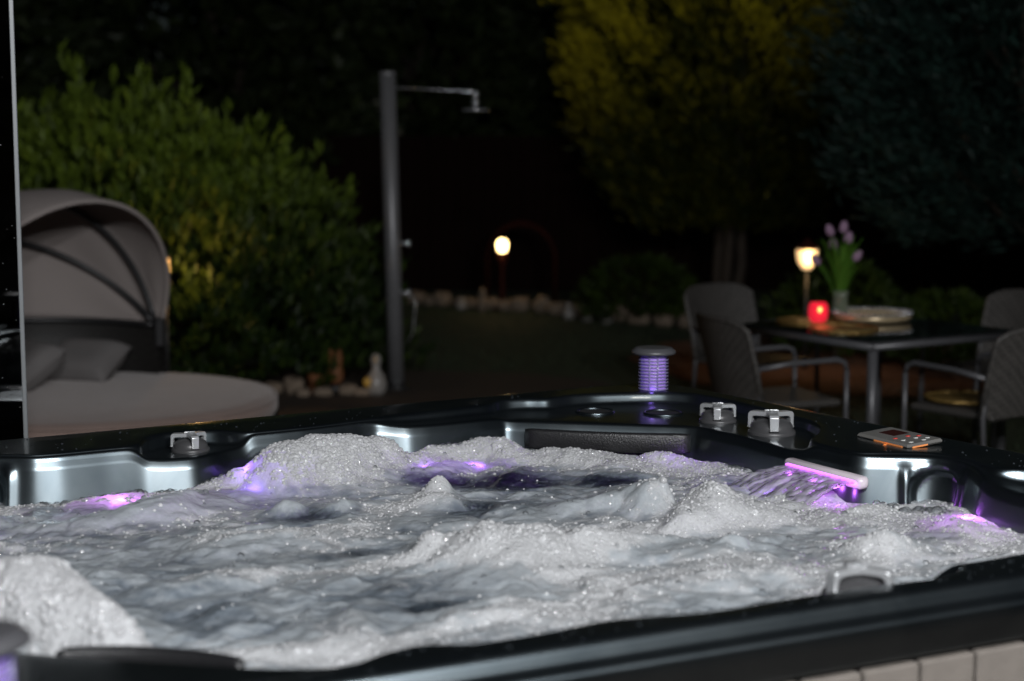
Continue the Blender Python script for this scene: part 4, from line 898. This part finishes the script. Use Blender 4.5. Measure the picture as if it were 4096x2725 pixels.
for k, (pos, face, lb) in enumerate([((1.31, 8.17), EX, 'grey rattan armchair at the left of the table, nearest the tub'), ((1.42, 9.64), -EY, 'grey rattan armchair at the back left of the table'),
                                     ((2.70, 9.25), -EX, 'grey rattan armchair at the back right of the table'), ((2.27, 7.86), EY, 'grey rattan armchair at the front right holding a round gold seat pad')]):
    o = proto if k == 0 else copy_tree(proto)
    o.location = (*pos, 0); o.scale = (.94, .94, .97); o.rotation_euler = (0, 0, math.atan2(face.y, face.x) - math.pi / 2 + R((-14, 8, 0, 5)[k])); tag(o, lb, 'chair', 'rattan chairs around the table')
M_gold = mat('gold_woven_mat', (.34, .22, .07), .35, metal=.6, var=.3, nscale=50, bump=.7, bscale=60, btype='vor')
pd = empty('seat_pad', (2.20, 7.93, .4475)); tag(pd, 'round gold placemat lying on the seat of the front right chair', 'placemat')
MB().lathe([(.0, .010), (.15, .010), (.185, .006), (.19, .0), (.0, .0)], 40).build('mat_disc', M_gold, pd, True)
MB().tube([(.187 * math.cos(t), .187 * math.sin(t), .008) for t in np.linspace(0, 2 * math.pi, 40, endpoint=False)], .008, 6, closed=True).build('braided_edge', M_gold, pd, True)
for x, y, lb in ((1.60, 8.80, 'gold placemat on the table behind the red candle'), (1.70, 8.42, 'gold placemat on the table in front of the tray')):
    pm_ = empty('placemat', (x, y, .734)); tag(pm_, lb, 'placemat', 'placemats on the table')
    MB().lathe([(.0, .005), (.17, .005), (.18, .0), (.0, .0)], 40).build('mat_disc', M_gold, pm_, True)
    MB().tube([(.178 * math.cos(t), .178 * math.sin(t), .006) for t in np.linspace(0, 2 * math.pi, 40, endpoint=False)], .005, 6, closed=True).build('braided_edge', M_gold, pm_, True)
ty = empty('tray', (1.94, 8.86, .734)); tag(ty, 'round pale beaded tray in the middle of the table', 'tray')
M_tray = mat('pale_gold_tray', (.46, .36, .22), .3, metal=.4)
MB().lathe([(.0, .004), (.19, .004), (.205, .012), (.212, .034), (.207, .036), (.198, .014), (.19, .009), (.0, .009)], 48).build('dish', M_tray, ty, True)
bd = MB().lathe([(.0, .011), (.007, .009), (.011, .0), (.007, -.009), (.0, -.011)], 10); bme = None
for k in range(44):
    a = 2 * math.pi * k / 44
    if bme is None: o = bd.build('bead', M_chrome, ty, True); bme = o.data
    else: o = bpy.data.objects.new('bead', bme); col.objects.link(o); o.parent = ty
    o.location = (.210 * math.cos(a), .210 * math.sin(a), .046)
cd = empty('candle_holder', (1.625, 8.72, .739)); tag(cd, 'small red glass candle holder glowing on the table', 'candle')
MB().lathe([(.0, .0), (.03, .0), (.045, .012), (.053, .045), (.050, .085), (.042, .105), (.038, .105), (.046, .08), (.048, .045), (.04, .018), (.0, .012)], 28).build('red_glass', mat('lit_red_glass', (.5, .02, .03), .15, emit=(1, .018, .05), es=.62, trans=0), cd, True)
MB().lathe([(.0, .088), (.010, .084), (.014, .070), (.009, .052), (.0, .045)], 12, (0, -.042, 0)).build('flame', glow_mat('candle_flame', (1, .6, .2), (1, .34, .07), 3.0), cd, True)
point('candle_glow', (0, -.07, .075), .12, (1, .2, .1), .02, cd)
# vase of tulips
vz = empty('tulip_vase', (1.80, 9.02, .743)); vz.scale = (1.12, 1.12, 1.0); tag(vz, 'glass vase of tall green leaves with pale pink tulips on the table', 'flowers')
M_vase = mat('clear_vase_glass', (.12, .14, .10), .08, spec=.7)
M_stem = leaf_material('tulip_leaves', (.07, .17, .02), (.16, .32, .04), .35, .35)
M_pet = leaf_material('tulip_petals', (.34, .22, .32), (.58, .50, .55), .3, .5)
MB().lathe([(.0, .0), (.035, .0), (.04, .02), (.036, .10), (.042, .14), (.039, .14), (.033, .10), (.0, .03)], 24).build('vase', M_vase, vz, True)
for k in range(54):
    a = random.uniform(0, 6.28); ln = random.uniform(.28, .44); lean = random.uniform(.02, .14); n = 8; vs_, fs_ = [], []
    for i in range(n + 1):
        t = i / n; r_ = lean * t ** 2.2 + .018; w = .016 * math.sin(math.pi * min(1, t * .9 + .12)) + .001; c_ = Vector((r_ * math.cos(a), r_ * math.sin(a), .04 + ln * t - .4 * lean * t ** 3)); sd_ = Vector((-math.sin(a), math.cos(a), 0))
        vs_ += [tuple(c_ - sd_ * w), tuple(c_ + Vector((math.cos(a), math.sin(a), 0)) * .004), tuple(c_ + sd_ * w)]
    for i in range(n):
        for q in range(2): fs_.append((i * 3 + q, i * 3 + q + 1, (i + 1) * 3 + q + 1, (i + 1) * 3 + q))
    MB().add(vs_, fs_).build('leaf', M_stem, vz, True)
for (x, z, y, tilt) in ((-.045, .44, .0, -22), (.012, .455, .02, 4), (.02, .40, -.05, 8), (-.11, .285, -.03, -35), (.055, .305, -.04, 25), (-.03, .36, .03, -10)):
    st_ = MB().tube([(x * .15, y * .15, .05), (x * .45, y * .5, z * .6), (x, y, z)], .004, 6).build('stem', M_stem, vz, True)
    q = MB()
    for r_, n in ((.020, 3), (.016, 3)):
        for i in range(n):
            a = 2 * math.pi * i / n + (0 if r_ > .018 else 1.05); Mz = Matrix.Rotation(a, 3, 'Z'); pv = []
            for (rr_, zz, w) in ((.003, 0, .004), (r_, .018, .016), (r_ * 1.02, .042, .015), (r_ * .6, .068, .004)): pv += [Mz @ Vector((rr_ * .8, -w, zz)), Mz @ Vector((rr_ * 1.15, 0, zz)), Mz @ Vector((rr_ * .8, w, zz))]
            q.add(pv, [(i2 * 3 + j, i2 * 3 + j + 1, i2 * 3 + j + 4, i2 * 3 + j + 3) for i2 in range(3) for j in range(2)])
    fo_ = q.build('blossom', M_pet, vz, True, (x, y, z - .004)); fo_.rotation_euler = (R(random.uniform(-10, 10)), R(tilt), 0)

# ------------------------------------------------------------------ trees
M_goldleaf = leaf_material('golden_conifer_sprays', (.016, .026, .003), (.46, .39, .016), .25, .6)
M_blueleaf = leaf_material('blue_conifer_sprays', (.006, .016, .013), (.020, .046, .037), .12, .55)
M_darkleaf = leaf_material('dark_tree_leaves', (.012, .020, .007), (.030, .042, .014), .2, .5)
def crown_pts(n, prof, z0, z1, rx, ry, nl=9, seed=1, shell_=.6):
    rg = np.random.default_rng(seed); t = rg.uniform(0, 1, n); th = rg.uniform(0, 2 * np.pi, n)
    r = np.interp(t, np.linspace(0, 1, len(prof)), prof); ph = rg.uniform(0, 6.28, 4)
    lump = 1 + .20 * np.sin(nl * th + ph[0] + 11 * t) * np.sin(13 * t + ph[1] + 2 * th) + .12 * np.sin(nl * 2.3 * th + 29 * t + ph[2])
    k = rg.uniform(shell_, 1, n) ** .6 * lump
    P = np.stack([rx * r * k * np.cos(th), ry * r * k * np.sin(th), z0 + (z1 - z0) * t], -1); O = unit(np.stack([np.cos(th), np.sin(th), np.full(n, .35)], -1)); return P, O, t, k
def tree(name, loc, prof, z0, z1, rx, ry, n, m, label, ll=(.08, .16), lw=(.010, .02), k_=5, seed=1, trunks=((0, 0),), tr=.10, top_light=None, droop=.5, shell_=.6):
    e = empty(name, loc); tag(e, label, 'tree')
    for tx, ty_ in trunks:
        stems(e, (tx * .25, ty_ * .25, 0), [(tx, ty_, z0 + (z1 - z0) * .7)], tr, tr * .25, seg=8, wob=.06)
    for q in range(5): 
        a = random.uniform(0, 6.28); zz = random.uniform(z0 - .1, z0 + (z1 - z0) * .4); stems(e, (0, 0, max(.3, zz - .5)), [(rx * .6 * math.cos(a), ry * .6 * math.sin(a), zz + .35)], tr * .35, tr * .1, name='limb', seg=5)
    P, O, t, kk = crown_pts(n, prof, z0, z1, rx, ry, 7, seed, shell_); Pl, Dl, Tl = [], [], []
    for q in range(k_):
        Pl.append(P + O * .02 * q + rng.normal(0, .04, P.shape)); Dl.append(unit(O + np.array([0, 0, droop]) + rng.normal(0, .45, P.shape))); Tl.append(top_light(P, t, kk) + rng.normal(0, .12, n) if top_light else rng.uniform(0, 1, n))
    N_ = n * k_
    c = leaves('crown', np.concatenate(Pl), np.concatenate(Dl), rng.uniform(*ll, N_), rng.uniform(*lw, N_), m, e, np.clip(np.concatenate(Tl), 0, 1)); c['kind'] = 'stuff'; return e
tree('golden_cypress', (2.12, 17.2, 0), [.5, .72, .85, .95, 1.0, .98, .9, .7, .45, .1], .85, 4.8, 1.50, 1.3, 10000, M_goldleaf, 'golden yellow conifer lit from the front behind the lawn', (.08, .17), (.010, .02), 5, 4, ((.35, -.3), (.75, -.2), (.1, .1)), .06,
     lambda P, t, k: np.clip((P[:, 2] - 1.75 - .15 * P[:, 0]) / 1.15, 0, 1) * 1.0 * sstep(.72, 1.05, k))  # gold is the foliage's own; the fade from upper left paints light falling there
tree('blue_spruce', (4.05, 12.6, 0), [.6, .95, 1.0, .97, .9, .8, .6, .35, .05], .95, 4.6, 1.45, 1.2, 8000, M_blueleaf, 'dark blue green conifer at the right edge behind the chairs', (.07, .15), (.008, .015), 5, 9, ((-.2, -.2), (.3, 0)), .07, None, .1)
bgs = [(-6.8, 17.5, 6.5, 2.3, 'dark tree at the far left behind the laurel'), (-3.6, 19.8, 7.2, 2.3, 'dark leafless-trunked tree behind the top of the laurel'), (-1.2, 20.8, 6.8, 2.1, 'dark tree behind the shower pillar'), (.9, 21.8, 7.0, 2.0, 'dark tree behind the globe lamp'), (3.9, 21.0, 6.6, 2.2, 'dark tree behind the golden conifer'), (6.6, 18.4, 6.4, 2.4, 'dark tree behind the blue green conifer'), (-4.6, 23.5, 8.5, 2.6, 'tallest dark tree at the back, above the left part of the laurel')]
for k, (x, y, h_, r_, lb) in enumerate(bgs):
    tree('dark_tree', (x, y, 0), [.3, .75, .95, 1, .9, .7, .3], .7, h_, r_, r_ * .8, 3200, M_darkleaf, lb, (.16, .30), (.05, .09), 5, 20 + k, ((0, 0), (.5, -.3)), .12, None, .2, .5)['group'] = 'dark trees at the back of the garden'
# border plants under the conifers
for k, (x, y, rr_, hh_, lb) in enumerate([(2.55, 12.9, .45, .75, 'low dark shrub beside the lantern'), (3.2, 12.2, .4, .55, 'low dark shrub behind the tray under the blue green conifer'), (1.2, 15.6, .5, .6, 'low dark shrub on the border below the golden conifer')]):
    e = empty('low_shrub', (x, y, 0)); tag(e, lb, 'shrub', 'low border shrubs'); stems(e, (0, 0, 0), [(.1, 0, hh_ * .6), (-.1, .05, hh_ * .6)], .015, .006, name='stem', seg=4, wob=.01)
    P, O, t, kk = crown_pts(700, [.7, 1, 1, .8, .3], .05, hh_, rr_, rr_, 5, 40 + k)
    c = leaves('foliage', np.concatenate([P, P + O * .03]), unit(np.concatenate([O, O]) + np.array([0, 0, .5]) + rng.normal(0, .4, (1400, 3))), .10, .018, M_laurel, e, np.full(1400, .15)); c['kind'] = 'stuff'
